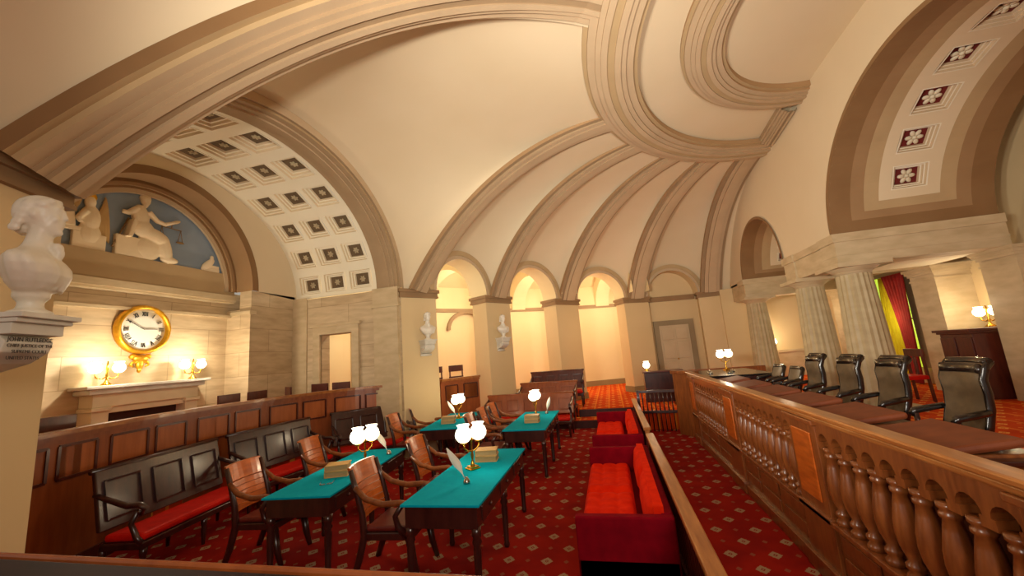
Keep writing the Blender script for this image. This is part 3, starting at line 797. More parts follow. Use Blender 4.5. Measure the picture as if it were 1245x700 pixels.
def globe(b, c, r):
    b.lathe([(.25 * r, -.95 * r), (.6 * r, -.8 * r), (.95 * r, -.35 * r), (1.0 * r, .05 * r), (.85 * r, .5 * r), (.6 * r, .75 * r), (.62 * r, .9 * r), (.78 * r, 1.1 * r)], c, 16)
def sconce(loc, rz, label, s=1., power=14):
    t = thing('gas_lamp', label, 'lamp', loc, rz, 'two-globe brass lamps on walls')
    b = B().mat('brass'); b.lathe([(.07 * s, 0), (.07 * s, .015 * s), (.03 * s, .05 * s), (.014 * s, .09 * s), (.02 * s, .15 * s), (.012 * s, .2 * s), (.02 * s, .26 * s), (.008 * s, .38 * s)], n=12); b.build('stem', parent=t)
    for q in (-1, 1):
        b = B().mat('brass'); b.tube([(0, 0, .14 * s), (0, q * .06 * s, .1 * s), (0, q * .14 * s, .12 * s), (0, q * .155 * s, .19 * s)], .01 * s, 6); b.build('arm', parent=t)
        b = B().mat('flame'); globe(b, (0, q * .155 * s, .27 * s), .085 * s); b.build('glass_globe', parent=t)
    return t
sconce((-7.75, 4.68, 2.03), 0, 'brass two-globe lamp at the left end of the mantel shelf')
sconce((-7.75, 6.02, 2.03), 0, 'brass two-globe lamp at the right end of the mantel shelf')
light('mantel_light', (-7.5, 4.68, 2.42), 30, (1, .88, .66)); light('mantel_light', (-7.5, 6.02, 2.42), 30, (1, .88, .66))
light('alcove_light', (-6.3, 5.2, 2.9), 14, r=.15)

# ------------------------------------------------------------------ corridor behind the arches
b = B().mat('corridor'); R1 = 13.0
cp = []
for k in range(25):
    a = radians(88 + 82 * k / 24); cp.append((4.4 + R1 * cos(a), 6 + R1 * sin(a)))
b.grid([[V((x, y, -.1)), V((x, y, 3.85)), V((x, y, 5.6))] for x, y in cp], False); struct(b.build('wall_south_corridor', recalc=False))
b = B().mat('rib_d')
for (x0, y0), (x1, y1) in zip(cp, cp[1:]):
    d = V((4.4 - x0, 6 - y0, 0)).normalized() * .08
    b.prism([(x0, y0), (x1, y1), (x1 + d.x, y1 + d.y), (x0 + d.x, y0 + d.y)], 3.78, 3.92)
struct(b.build('trim_corridor_cornice'))
b = B().mat('basem')
for (x0, y0), (x1, y1) in zip(cp, cp[1:]):
    d = V((4.4 - x0, 6 - y0, 0)).normalized() * .05
    b.prism([(x0, y0), (x1, y1), (x1 + d.x, y1 + d.y), (x0 + d.x, y0 + d.y)], GZ, GZ + .22)
struct(b.build('baseboard_corridor'))
b = B().mat('corridor'); rr = []
for j in range(9):
    f = j / 8; R = 9.5 + (R1 - 9.5) * f; z = 4.75 + .8 * sin(pi * f)
    rr.append([V((4.4 + R * cos(radians(80 + 78 * k / 24)), 6 + R * sin(radians(80 + 78 * k / 24)), z)) for k in range(25)])
b.grid(rr); struct(b.build('ceiling_corridor', recalc=False))
for i, pc in enumerate(CP[:4]):
    d = V((pc.x - 4.4, pc.y - 6, 0)).normalized(); tt_ = V((-d.y, d.x, 0)); c0 = V((4.4, 6, 3.85)) + d * 11.35
    if i == 0: continue
    fr = []
    for k in range(21):
        t = pi * k / 20; fr.append((c0 + d * (-1.55 * cos(t)) + V((0, 0, 1.1 * sin(t))), d * (-cos(t)) + V((0, 0, sin(t))), tt_))
    b = B().mat('corridor'); b.sweep(fr, [(.9, -.3), (0, -.3), (0, .3), (.9, .3)]); struct(b.build('trim_corridor_vault_%d' % i, recalc=False))
# small arched niche mouldings on the corridor wall seen through the first two arches
for i, a in enumerate((157, 138.5)):
    an = radians(a); c = V((4.4 + (R1 - .05) * cos(an), 6 + (R1 - .05) * sin(an), 3.1)); u = V((-sin(an), cos(an), 0)); 
    fr = []; inn = V((-cos(an), -sin(an), 0))
    for k in range(17):
        t = pi * k / 16; fr.append((c + u * (-.75 * cos(t)) + V((0, 0, .62 * sin(t))), u * (-cos(t)) + V((0, 0, sin(t))), inn))
    b = B().mat('rib_d'); b.sweep(fr, [(0, 0), (0, .12), (.12, .12), (.12, 0)]); struct(b.build('trim_corridor_arch_%d' % (i + 1), recalc=False))
for k, a in enumerate((160, 143, 126, 110)):
    light('corridor_light', (4.4 + 11 * cos(radians(a)), 6 + 11 * sin(radians(a)), 3.9), 80, (1, .86, .62), .12)

# blind niche with the door
p3b, p4a = V((*PIER[3][1], 0)), V((*PIER[4][0], 0)); u = (p4a - p3b).normalized(); n = V((u.y, -u.x, 0)); n = n if n.y > 0 else -n
w = (p4a - p3b).length
XF = Matrix(((u.x, n.x, 0, p3b.x), (u.y, n.y, 0, p3b.y), (0, 0, 1, 0), (0, 0, 0, 1)))
b = B().mat('plaster2'); b.box(-.2, w + .2, .42, .55, -.05, 5.0, XF); struct(b.build('wall_south_niche'))
b = B().mat('cornice'); b.box(0, w, .34, .44, ZC - .18, ZC + .0, XF); struct(b.build('trim_niche_cornice'))
dr = B().mat('doorp'); dr.box(.35, 1.42, .36, .42, GZ, 2.62, XF); dr = struct(dr.build('door_1'))
b = B().mat('doorf'); b.box(.17, .35, .33, .45, GZ, 2.62, XF); b.box(1.42, 1.6, .33, .45, GZ, 2.62, XF); b.box(.17, 1.6, .33, .45, 2.62, 2.8, XF); b.build('door_frame', parent=dr)
for x0, x1 in ((.42, .85), (.92, 1.35)):
    for z0, z1 in ((.55, 1.3), (1.42, 2.0), (2.1, 2.5)):
        b = B().mat('doorp'); b.box(x0, x1, .335, .37, z0, z1, XF); b.build('door_panel', parent=dr, bevel=.012)
b = B().mat('brass'); b.ell(XF @ V((.89, .33, 1.4)), (.03, .03, .03), n=8, m=6); b.build('door_knob', parent=dr)

# ------------------------------------------------------------------ panelled partitions
def partition(pts, z0, zt, name, label, npan, cap=True, cat='partition'):
    """wooden partition following a polyline; the face is on its right hand side"""
    o = thing(name, label, cat)
    P = [V((*p, 0)) for p in pts]
    nrm = []
    for i in range(len(P)):
        d = (P[min(i + 1, len(P) - 1)] - P[max(0, i - 1)]).normalized(); nrm.append(V((d.y, -d.x, 0)))
    def strip(nm, mat, w0, w1, za, zb):
        b = B().mat(mat); fr = [(p, n, V((0, 0, 1))) for p, n in zip(P, nrm)]
        b.sweep(fr, [(w0, za), (w1, za), (w1, zb), (w0, zb)], close=True)
        e = len(P) - 1
        for i in (0, e): b.quad(*[P[i] + nrm[i] * a + V((0, 0, c)) for a, c in ((w0, za), (w1, za), (w1, zb), (w0, zb))])
        return b.build(nm, parent=o)
    strip('board', 'panelw', -.04, .02, z0, zt - .06)
    strip('cap_rail', 'woodh', -.08, .09, zt - .05, zt)
    strip('cap_moulding', 'panelw', -.04, .055, zt - .1, zt - .05)
    strip('plinth', 'dark2', 0, .05, z0, z0 + .18)
    # length parametrisation for panels
    L = [0]
    for a, c in zip(P, P[1:]): L.append(L[-1] + (c - a).length)
    def at(s):
        for i in range(len(P) - 1):
            if s <= L[i + 1] or i == len(P) - 2:
                f = (s - L[i]) / (L[i + 1] - L[i]); return P[i].lerp(P[i + 1], f), nrm[i].lerp(nrm[i + 1], f).normalized()
    def panel(s0, s1, za, zb):
        b = B().mat('panel2'); k = 5
        fr = [at(s0 + (s1 - s0) * j / k) for j in range(k + 1)]
        fr = [(p, n, V((0, 0, 1))) for p, n in fr]
        b.sweep(fr, [(.02, za), (.02, zb)])
        b.mat('dark2')
        for (p, n, _), (p2, n2, _) in zip(fr, fr[1:]):
            for z in (za, zb): b.bar(p + n * .025 + V((0, 0, z)), p2 + n2 * .025 + V((0, 0, z)), .025, .03)
        for p, n, _ in (fr[0], fr[-1]): b.bar(p + n * .025 + V((0, 0, za)), p + n * .025 + V((0, 0, zb)), .025, .03)
        b.build('panel', parent=o, recalc=False)
    s = .08; tot = L[-1]; step = (tot - .08) / npan
    for k in range(npan):
        w_ = 1 if k % 2 else .72
        panel(.08 + k * step + .05, .08 + (k + 1) * step - .12 + (0.05 if k % 2 else -.02), zt - .52, zt - .17)
    return o
def smooth_poly(pts, n=5):
    out = []
    for i in range(len(pts) - 1):
        p0, p1, p2, p3 = [V((*pts[max(0, min(len(pts) - 1, i + k))], 0)) for k in (-1, 0, 1, 2)]
        for j in range(n):
            t = j / n
            q = .5 * ((2 * p1) + (p2 - p0) * t + (2 * p0 - 5 * p1 + 4 * p2 - p3) * t * t + (3 * p1 - p0 - 3 * p2 + p3) * t ** 3)
            out.append((q.x, q.y))
    out.append(pts[-1]); return out
partition(smooth_poly(PART), 0, 1.57, 'wooden_partition', 'long curved panelled wooden partition between benches and fireplace alcove', 11)
partition(PRT, 0, 1.56, 'wooden_partition', 'short panelled wooden partition across the first arch, left of the far benches', 2)

# ------------------------------------------------------------------ benches
def bench(p0, p1, label, seat='redseat', zb=1.1, zoff=0., back='dark', npan=3, frontm='dark', group='wooden benches'):
    p0, p1 = V((*p0, 0)), V((*p1, 0)); d = p1 - p0; L = d.length
    t = thing('bench', label, 'bench', (p0.x, p0.y, zoff), atan2(d.y, d.x), group)
    # local: x along the bench, seat towards -y (right hand side)
    b = B().mat(back); b.add([(0, 0, .48), (L, 0, .48), (L, .12, zb), (0, .12, zb), (0, .05, .48), (L, .05, .48), (L, .17, zb), (0, .17, zb)],
        [(0, 1, 2, 3), (7, 6, 5, 4), (0, 4, 5, 1), (3, 2, 6, 7), (0, 3, 7, 4), (1, 5, 6, 2)]); b.build('backrest', parent=t, bevel=.012)
    w_ = L / npan
    for k in range(npan):
        x0, x1 = k * w_ + .08, (k + 1) * w_ - .08
        f = lambda z: (z - .48) / (zb - .48) * .12
        b = B().mat(back)
        for (xa, za), (xb, zb_) in (((x0, .58), (x1, .58)), ((x1, .58), (x1, zb - .12)), ((x1, zb - .12), (x0, zb - .12)), ((x0, zb - .12), (x0, .58))):
            b.bar((xa, f(za) - .008, za), (xb, f(zb_) - .008, zb_), .022, .035, (0, 1, 0))
        b.build('back_panel', parent=t)
    b = B().mat(back); b.tube([(-.02, .15, zb), (L + .02, .15, zb)], .03, 8); b.build('top_rail', parent=t)
    b = B().mat(seat); b.box(.03, L - .03, -.47, -.01, .37, .45); b.build('seat_cushion', parent=t, bevel=.03)
    b = B().mat(frontm); b.box(0, L, -.49, 0, .3, .37); b.build('seat_frame', parent=t, bevel=.01)
    nl = max(2, int(round(L / .9)) + 1)
    for k in range(nl):
        x = .06 + (L - .12) * k / (nl - 1)
        for y in (-.45, .02):
            b = B().mat(frontm); b.lathe([(.035, .31), (.035, .24), (.025, .2), (.03, .17), (.018, .0)], (x, y, 0), 8); b.build('leg', parent=t)
    for x in (.02, L - .02):
        b = B().mat(frontm)
        b.tube([(x, .12, .86), (x, -.05, .8), (x, -.28, .73), (x, -.42, .74), (x, -.49, .7), (x, -.44, .65), (x, -.39, .68)], [.028, .028, .032, .03, .035, .03, .02], 8)
        b.tube([(x, -.4, .68), (x, -.33, .55), (x, -.4, .42), (x, -.47, .35)], [.03, .026, .03, .03], 8)
        b.build('armrest', parent=t)
    return t
G = 'benches along the curved partition'
bench((-5.46, 3.36), (-5.72, 4.98), 'dark wooden bench with red seat nearest the left pillar', npan=3, group=G)
bench((-5.8, 5.2), (-5.68, 6.8), 'dark wooden bench with red seat, middle one along the curved partition', npan=3, group=G)
bench((-5.55, 7.15), (-4.62, 8.32), 'dark wooden bench with red seat at the far end of the curved partition', npan=3, group=G)
G = 'benches at the far side'
bench((-3.3, 10.28), (-1.03, 10.15), 'long brown panelled bench with red seat on the court floor at the far side', zb=.96, back='panelw', npan=5, group=G)
bench((-2.62, 11.32), (-1.0, 11.22), 'shorter brown panelled bench one step up behind the long bench', zb=.95, zoff=.2, back='panelw', npan=3, group=G)
bench((-2.45, 12.2), (-.85, 12.2), 'dark bench at the back, topmost of the far benches, against the pier', zb=1.0, zoff=GZ, back='dark2', npan=4, group=G)

# ------------------------------------------------------------------ simple chairs behind partitions
def side_chair():
    t = thing('side_chair', '', 'chair')
    b = B().mat('dark2'); b.box(-.2, .2, -.2, .2, .4, .45); b.build('seat', parent=t, bevel=.01)
    b = B().mat('dark2'); b.box(-.22, .22, .2, .23, .8, .98); b.box(-.22, .22, .2, .225, .6, .66); b.build('backrest', parent=t, bevel=.008)
    for sx in (-1, 1):
        for y, h in ((-.18, .4), (.21, .98)):
            b = B().mat('dark2'); b.bar((sx * .19, y, 0), (sx * .19, y, h), .035, .035); b.build('leg', parent=t)
    return t
AFZ = .72
b = B().mat('carpet2'); b.prism([(-7.9, 2.4), (-6.5, 2.4)] + [(x - .1, y) for x, y in PART[2:-2]] + [(-5.7, 8.0), (-7.9, 8.0)], GZ, AFZ); struct(b.build('floor_alcove'))
sc0 = side_chair(); first = True
for x, y, z, rz, lab in ((-6.7, 2.95, .45, -pi / 2, 'dark wooden chair beside the left pillar, just behind the partition'), (-6.85, 3.5, .55, -pi / 2 + .1, 'dark wooden chair left of the fireplace behind the partition'),
    (-7.0, 5.95, AFZ - .1, -pi / 2, 'dark chair right of the fireplace, nearer the clock'), (-6.95, 6.5, AFZ - .1, -pi / 2, 'dark chair right of the fireplace, beside the tall stone pier'),
    (-6.95, 7.2, AFZ, -.6, 'dark chair standing below the stone pier left of the doorway'), (-6.5, 7.72, AFZ, 0, 'dark chair in front of the doorway, left of two'), (-6.0, 7.83, AFZ, 0.1, 'dark chair in front of the doorway, right of two')):
    z = AFZ if z > .5 else GZ
    if first: sc0.location = (x, y, z); sc0.rotation_euler = (0, 0, rz); sc0['label'] = lab; sc0['group'] = 'dark chairs behind the curved partition'; first = False
    else: dup(sc0, (x, y, z), rz, lab, 'dark chairs behind the curved partition')
b = B().mat('carpet2'); b.prism([(-5.2, 10.2), (-3.85, 11.3), (-4.6, 12.6), (-6.0, 11.4)], GZ, .85); struct(b.build('floor_arch_tier'))
for x, y, lab in ((-4.95, 10.85, 'small brown chair behind the short partition in the first arch, left one'), (-4.45, 11.25, 'small brown chair behind the short partition in the first arch, right one')):
    dup(sc0, (x, y, .85), .62, lab, 'brown chairs in the first arch')

# ------------------------------------------------------------------ court tables
def table():
    t = thing('court_table', '', 'table')
    W, L = .74, 2.0
    b = B().mat('teal'); b.box(-W / 2, W / 2, 0, L, .745, .765); b.build('felt_top', parent=t, bevel=.004)
    b = B().mat('dark'); b.box(-W / 2 + .03, W / 2 - .03, .03, L - .03, .56, .745); b.build('apron', parent=t, bevel=.006)
    for y0 in (.15, .78, 1.41):
        b = B().mat('dark'); b.box(W / 2 - .035, W / 2 - .02, y0, y0 + .48, .59, .71); d = b.build('drawer', parent=t, bevel=.005)
        b = B().mat('dark2'); b.ell((W / 2 - .01, y0 + .24, .65), (.014, .018, .018), n=8, m=6); b.build('knob', parent=d)
    for sx in (-1, 1):
        for y in (.07, L / 2, L - .07):
            b = B().mat('dark'); b.lathe([(.042, .57), (.042, .5), (.03, .48), (.044, .45), (.03, .42), (.036, .38), (.026, .05), (.034, .03), (.024, 0)], (sx * (W / 2 - .06), y, 0), 10); b.build('leg', parent=t)
    return t
TB = [((-3.235, 3.6, 0), radians(7), 'teal felt-topped table nearest the left benches, front left of four'),
      ((-1.6, 3.42, 0), radians(0.5), 'teal felt-topped table front right of four, nearest the camera'),
      ((-3.22, 7.05, 0), radians(6), 'teal felt-topped table at the back left of four'),
      ((-1.54, 6.68, 0), radians(.5), 'teal felt-topped table at the back right of four, before the long bench')]
t0 = table(); tabs = []
for i, (l, r, lab) in enumerate(TB):
    if i == 0: t0.location = l; t0.rotation_euler = (0, 0, r); t0['label'] = lab; t0['group'] = 'teal court tables'; tabs.append(t0)
    else: tabs.append(dup(t0, l, r, lab, 'teal court tables'))

# klismos armchairs: local +x is the front
def armchair():
    t = thing('armchair', '', 'armchair')
    b = B().mat('maroon'); b.box(-.2, .27, -.24, .24, .43, .48); b.build('seat_cushion', parent=t, bevel=.02)
    b = B().mat('dark'); b.box(-.22, .28, -.26, .26, .36, .43); b.build('seat_frame', parent=t, bevel=.01)
    def bx(z): return -.2 - .16 * ((z - .43) / .6) ** 1.3
    for s in (-1, 1):
        b = B().mat('dark'); b.tube([(-.34, s * .25, 0), (-.27, s * .25, .18), (-.21, s * .25, .4), (bx(.6), s * .25, .6), (bx(.8), s * .25, .8), (bx(1.0), s * .25, 1.0)], [.03, .034, .036, .03, .028, .024], 8); b.build('rear_leg', parent=t)
        b = B().mat('dark'); b.tube([(.33, s * .24, 0), (.28, s * .24, .15), (.24, s * .24, .38)], [.024, .034, .042], 8); b.build('front_leg', parent=t)
        b = B().mat('wood'); b.tube([(bx(.84), s * .26, .84), (-.18, s * .275, .74), (0, s * .285, .69), (.18, s * .285, .7), (.27, s * .285, .68), (.29, s * .285, .64), (.25, s * .285, .62)], [.026, .028, .03, .03, .032, .03, .02], 8); b.build('armrest', parent=t)
        b = B().mat('dark'); b.tube([(.2, s * .28, .69), (.12, s * .275, .58), (.14, s * .26, .48), (.22, s * .25, .4)], [.028, .026, .03, .034], 8); b.build('arm_support', parent=t)
    # curved slatted back
    def slat(z0, z1, th=.022):
        b = B().mat('wood_or'); rows = []
        for z in (z0, z1):
            rows.append(z)
        k = 9; fr = []
        for j in range(k):
            y = -.25 + .5 * j / (k - 1); bow = -.05 * (1 - (y / .25) ** 2); fr.append((y, bow))
        vs = []
        for y, bw in fr:
            for z in (z0, z1):
                for dx in (0, -th): vs.append((bx(z) + bw + dx, y, z))
        f = []
        for j in range(k - 1):
            a, c = j * 4, (j + 1) * 4
            f += [(a, c, c + 2, a + 2), (a + 1, a + 3, c + 3, c + 1), (a + 2, c + 2, c + 3, a + 3), (a, a + 1, c + 1, c)]
        f += [(0, 2, 3, 1), ((k - 1) * 4, (k - 1) * 4 + 1, (k - 1) * 4 + 3, (k - 1) * 4 + 2)]
        b.add(vs, f, False); return b
    slat(.84, 1.02, .03).build('top_rail', parent=t, bevel=.006)
    for k in range(5): slat(.53 + k * .062, .585 + k * .062).build('back_slat', parent=t)
    return t
ac = armchair()
CH = [((-3.98, 4.06), .1, 'slat-backed armchair at the near end of the front left table, left side'), ((-4.15, 5.32), .13, 'slat-backed armchair at the far end of the front left table, left side'),
      ((-2.3, 3.92), .08, 'slat-backed armchair at the near end of the front right table, between the two front tables'), ((-2.3, 5.08), .06, 'slat-backed armchair at the far end of the front right table'),
      ((-4.05, 7.5), .1, 'slat-backed armchair at the near end of the back left table, before the bench'), ((-4.06, 8.45), .1, 'slat-backed armchair at the far end of the back left table'),
      ((-2.24, 7.0), .05, 'slat-backed armchair at the near end of the back right table'), ((-2.24, 7.7), .05, 'slat-backed armchair at the middle of the back right table'), ((-2.24, 8.4), .02, 'slat-backed armchair at the far end of the back right table')]
for i, ((x, y), r, lab) in enumerate(CH):
    if i == 0: ac.location = (x, y, 0); ac.rotation_euler = (0, 0, r); ac['label'] = lab; ac['group'] = 'armchairs at the court tables'
    else: dup(ac, (x, y, 0), r, lab, 'armchairs at the court tables')

# things on the tables
TZ = .765
def table_lamp(s=1.):
    t = thing('table_lamp', '', 'lamp')
    b = B().mat('brass'); b.box(-.065, .065, -.065, .065, 0, .015); b.box(-.05, .05, -.05, .05, .015, .035); b.build('base', parent=t, bevel=.004)
    b = B().mat('brass'); b.lathe([(.035, .03), (.02, .06), (.01, .1), (.018, .15), (.01, .19), (.01, .3), (.02, .32), (.006, .36), (.01, .4), (.003, .43)], n=10); b.build('stem', parent=t)
    for q in (-1, 1):
        b = B().mat('brass'); b.tube([(0, 0, .19), (q * .05, 0, .2), (q * .1, 0, .24), (q * .1, 0, .29)], .008, 6); b.lathe([(.035, .285), (.04, .3), (.02, .305)], (q * .1, 0, 0), 10); b.build('arm', parent=t)
        b = B().mat('globe'); globe(b, (q * .1, 0, .39), .095); b.build('glass_globe', parent=t)
    return t
lp = table_lamp()
LP = [((-3.12, 4.62), 1.2, 'brass two-globe table lamp on the front left table'), ((-1.66, 4.5), .9, 'brass two-globe table lamp on the front right table'),
      ((-3.27, 8.2), 1.35, 'brass two-globe table lamp on the back left table'), ((-1.58, 8.1), 1.45, 'brass two-globe table lamp on the back right table')]
for i, ((x, y), r, lab) in enumerate(LP):
    if i == 0: lp.location = (x, y, TZ); lp.rotation_euler = (0, 0, r); lp['label'] = lab; lp['group'] = 'table lamps'
    else: dup(lp, (x, y, TZ), r, lab, 'table lamps')
    light('table_light', (x, y, TZ + .56), 9, (1, .8, .52), .06)
def book():
    t = thing('book', '', 'book')
    b = B().mat('book'); b.box(-.13, .13, -.1, .1, 0, .008); b.box(-.13, .13, -.1, .1, .058, .066); b.box(-.13, -.122, -.1, .1, 0, .066); b.build('cover', parent=t, bevel=.002)
    b = B().mat('page'); b.box(-.12, .122, -.092, .092, .008, .058); b.build('pages', parent=t)
    return t
bk = book(); first = True
for x, y, r, lab in ((-3.28, 4.32, .35, 'the front left table'), (-1.6, 4.86, .1, 'the front right table'), (-3.28, 7.66, .2, 'the back left table'), (-1.52, 7.38, .0, 'the back right table')):
    for k in range(2):
        l2 = ('lower' if k == 0 else 'upper') + ' thick tan book of the two stacked on ' + lab
        if first: bk.location = (x, y, TZ); bk.rotation_euler = (0, 0, r); bk['label'] = l2; bk['group'] = 'stacked books on the tables'; first = False
        else: dup(bk, (x, y, TZ + k * .067), r + k * .06, l2, 'stacked books on the tables')
def quill():
    t = thing('quill_inkwell', '', 'quill')
    b = B().mat('silver'); b.lathe([(.034, 0), (.036, .01), (.03, .03), (.022, .045), (.012, .05), (.014, .06)], n=12); b.build('inkwell', parent=t)
    b = B().mat('feather')
    P = []
    for k in range(9):
        f = k / 8; w_ = .003 if f < .25 else (.04) * sin(pi * min(1, (f - .2) / .8) ** .8) + .004
        c = V((-.02 - .14 * f - .03 * f * f, -.01 * f, .05 + .3 * f)); P.append([c + V((-w_ * .9, -w_ * .45, 0)), c + V((0, .004, .0)), c + V((w_ * .9, w_ * .45, 0))])
    b.grid(P); o = b.build('feather', parent=t, recalc=False)
    md = o.modifiers.new('thick', 'SOLIDIFY'); md.thickness = .003
    return t
ql = quill(); first = True
for x, y, r, lab in ((-3.17, 5.25, .2, 'white quill feather in inkwell on the front left table'), (-1.55, 4.0, .1, 'white quill feather in pewter inkwell on the front right table'), (-3.38, 8.35, .1, 'white quill feather in inkwell on the back left table'), (-1.4, 8.3, 2.2, 'white quill feather in inkwell on the back right table')):
    if first: ql.location = (x, y, TZ); ql.rotation_euler = (0, 0, r); ql['label'] = lab; ql['group'] = 'quills'; first = False
    else: dup(ql, (x, y, TZ), r, lab, 'quills')
sp = thing('spectacles', 'pair of silver spectacles lying at the near end of the front left table', 'spectacles', (-3.18, 3.98, TZ + .002), .5)
for s in (-1, 1):
    b = B().mat('silver'); b.tube([(s * .035 + .026 * cos(a * pi / 6), .02 * sin(a * pi / 6), .004) for a in range(13)], .003, 6); b.build('lens_rim', parent=sp)
    b = B().mat('silver'); b.tube([(s * .062, 0, .004), (s * .07, .12, .004)], .003, 6); b.build('temple', parent=sp)
b = B().mat('paper'); b.box(-.12, .12, -.16, .16, 0, .006); o = tag(b.build('paper_sheet', bevel=.001), 'white paper sheet lying beside the lamp on the back left table', 'paper'); o.location = (-3.1, 8.4, TZ + .001); o.rotation_euler = (0, 0, .4)

# ------------------------------------------------------------------ red sofas
def sofa():
    t = thing('sofa', '', 'sofa')
    L = 2.45; W = .8
    b = B().mat('redd'); b.box(0, W, 0, L, .03, .3); b.build('base', parent=t, bevel=.015)
    for y in (0, L - .09):
        b = B().mat('redd'); b.box(0, W, y, y + .09, .02, .62); b.build('arm', parent=t, bevel=.015)
    b = B().mat('redd'); b.box(W - .1, W, .09, L - .09, .06, .62); b.build('back', parent=t, bevel=.015)
    for k in range(2):
        y0 = .1 + k * (L - .2) / 2; y1 = y0 + (L - .2) / 2 - .012
        rows = []; N = 25
        for i in range(N):
            r_ = []
            for j in range(N):
                x = .005 + (W - .28) * i / (N - 1); y = y0 + (y1 - y0) * j / (N - 1)
                fx, fy = i / (N - 1), j / (N - 1)
                e = min(fx, 1 - fx, fy, 1 - fy); edge_ = min(1, e / .08) ** .5
                tuft = abs(sin(fx * 3 * pi)) ** .5 * .5 + abs(sin(fy * 5 * pi)) ** .5 * .5
                r_.append(V((x, y, .36 + .05 * edge_ + .035 * tuft * edge_)))
            rows.append(r_)
        b = B().mat('red'); b.grid(rows); b.box(.005, W - .275, y0, y1, .3, .365); b.build('seat_cushion', parent=t, recalc=False)
        rows = []
        for i in range(13):
            r_ = []
            for j in range(21):
                z = .38 + .29 * i / 12; y = y0 + (y1 - y0) * j / 20; fy = j / 20; fz = i / 12
                e = min(fz, 1 - fz, fy, 1 - fy); r_.append(V((W - .14 - .09 * min(1, e / .15) ** .5 + .04 * fz, y, z)))
            rows.append(r_)
        b = B().mat('red'); b.grid(rows); b.box(W - .15, W - .07, y0, y1, .38, .67); b.build('back_cushion', parent=t, recalc=False)
    for x in (.06, W - .06):
        for y in (.06, L - .06):
            b = B().mat('dark'); b.box(x - .03, x + .03, y - .03, y + .03, 0, .07); b.build('foot', parent=t)
    return t
s0 = sofa(); s0.location = (-.45, 3.6, 0); s0['label'] = 'red tufted velvet sofa nearest the camera, along the low rail'; s0['group'] = 'red sofas'
dup(s0, (-.44, 6.75, 0), 0, 'red tufted velvet sofa farther from the camera, near the gallery steps', 'red sofas')

# ------------------------------------------------------------------ low rail beside the sofas
def low_rail(y0, y1, x0, x1, zt, label):
    t = thing('low_railing', label, 'railing', (x0, y0, 0), atan2(-(x1 - x0), y1 - y0), 'low railings by the sofas')
    L = hypot(x1 - x0, y1 - y0)
    b = B().mat('woodh'); b.box(-.055, .055, 0, L, zt - .05, zt); b.build('handrail', parent=t, bevel=.012)
    b = B().mat('woodh'); b.box(-.035, .035, 0, L, zt - .085, zt - .05); b.build('moulding', parent=t, bevel=.006)
    b = B().mat('dark2'); b.box(-.03, .03, 0, L, .04, .12); b.build('bottom_rail', parent=t)
    n = int(L / .085)
    for k in range(n):
        y = .04 + (L - .08) * k / (n - 1)
        if k in (0, n - 1):
            b = B().mat('dark2'); b.box(-.035, .035, y - .035, y + .035, 0, zt - .085); b.build('post', parent=t)
        else:
            b = B().mat('dark2'); b.box(-.012, .012, y - .012, y + .012, .11, zt - .08); b.build('spindle', parent=t)
    return t
low_rail(1.25, 6.25, .43, .415, .74, 'long low wooden railing beside the nearer red sofa')
low_rail(6.65, 10.25, .42, .42, .74, 'shiny low wooden railing section beside the farther red sofa')
# gate across the aisle
g = thing('spindle_gate', 'dark wooden spindle gate closing the aisle beside the balustrade', 'gate', (.5, 10.0, 0), -.12)
for z in (.88, .42): 
    b = B().mat('dark'); b.box(0, .95, -.03, .03, z, z + .06); b.build('cross_rail', parent=g, bevel=.008)
for x in (.02, .93):
    b = B().mat('dark'); b.box(x - .03, x + .03, -.035, .035, 0, .95); b.build('post', parent=g)
for k in range(9):
    b = B().mat('dark'); b.lathe([(.014, .02), (.014, .42), (.018, .5), (.012, .6), (.018, .75), (.012, .88)], (.11 + k * .092, 0, 0), 8); b.build('spindle', parent=g)

# ------------------------------------------------------------------ balustrade
BX = 1.55
bal = thing('balustrade', 'long mahogany balustrade with turned balusters in front of the bench', 'balustrade', (BX, 0, 0))
PED = [(-.75, -.2), (1.62, 2.14), (3.8, 4.3), (6.02, 6.55), (8.6, 9.05)]
def pedestal(y0, y1):
    b = B().mat('wood'); b.box(-.03, .1, y0, y1, 0, 1.29); b.box(-.06, .1, y0 - .03, y1 + .03, 0, .14); b.box(-.05, .1, y0 - .02, y1 + .02, .5, .55)
    b.box(-.06, .1, y0 - .03, y1 + .03, 1.25, 1.29)
    p = b.build('pedestal', parent=bal, bevel=.008)
    b = B().mat('wood_or'); b.box(-.045, -.03, y0 + .08, y1 - .08, .64, 1.18); b.build('raised_panel', parent=p, bevel=.01)
for y0, y1 in PED: pedestal(y0, y1)
b = B().mat('woodh'); b.box(-.05, .09, -.8, 9.1, 1.29, 1.33); b.box(-.075, .055, -.8, 9.1, 1.33, 1.37); b.build('handrail', parent=bal, bevel=.012)
b = B().mat('wood'); b.box(-.0, .1, -.8, 9.1, 0, .5); b.box(-.05, .1, -.8, 9.1, .5, .54); b.box(-.04, .1, -.8, 9.1, 0, .12); b.build('base_wall', parent=bal, bevel=.006)
PB = [(1.3, .02), (1.3, .02)]
BPROF = [(.052, 0), (.052, .03), (.034, .05), (.048, .07), (.048, .09), (.03, .11), (.056, .18), (.066, .25), (.063, .32), (.046, .42), (.036, .475), (.047, .485), (.047, .505), (.036, .515), (.05, .53), (.05, .555)]
sections = [(a[1], c[0]) for a, c in zip(PED, PED[1:])]
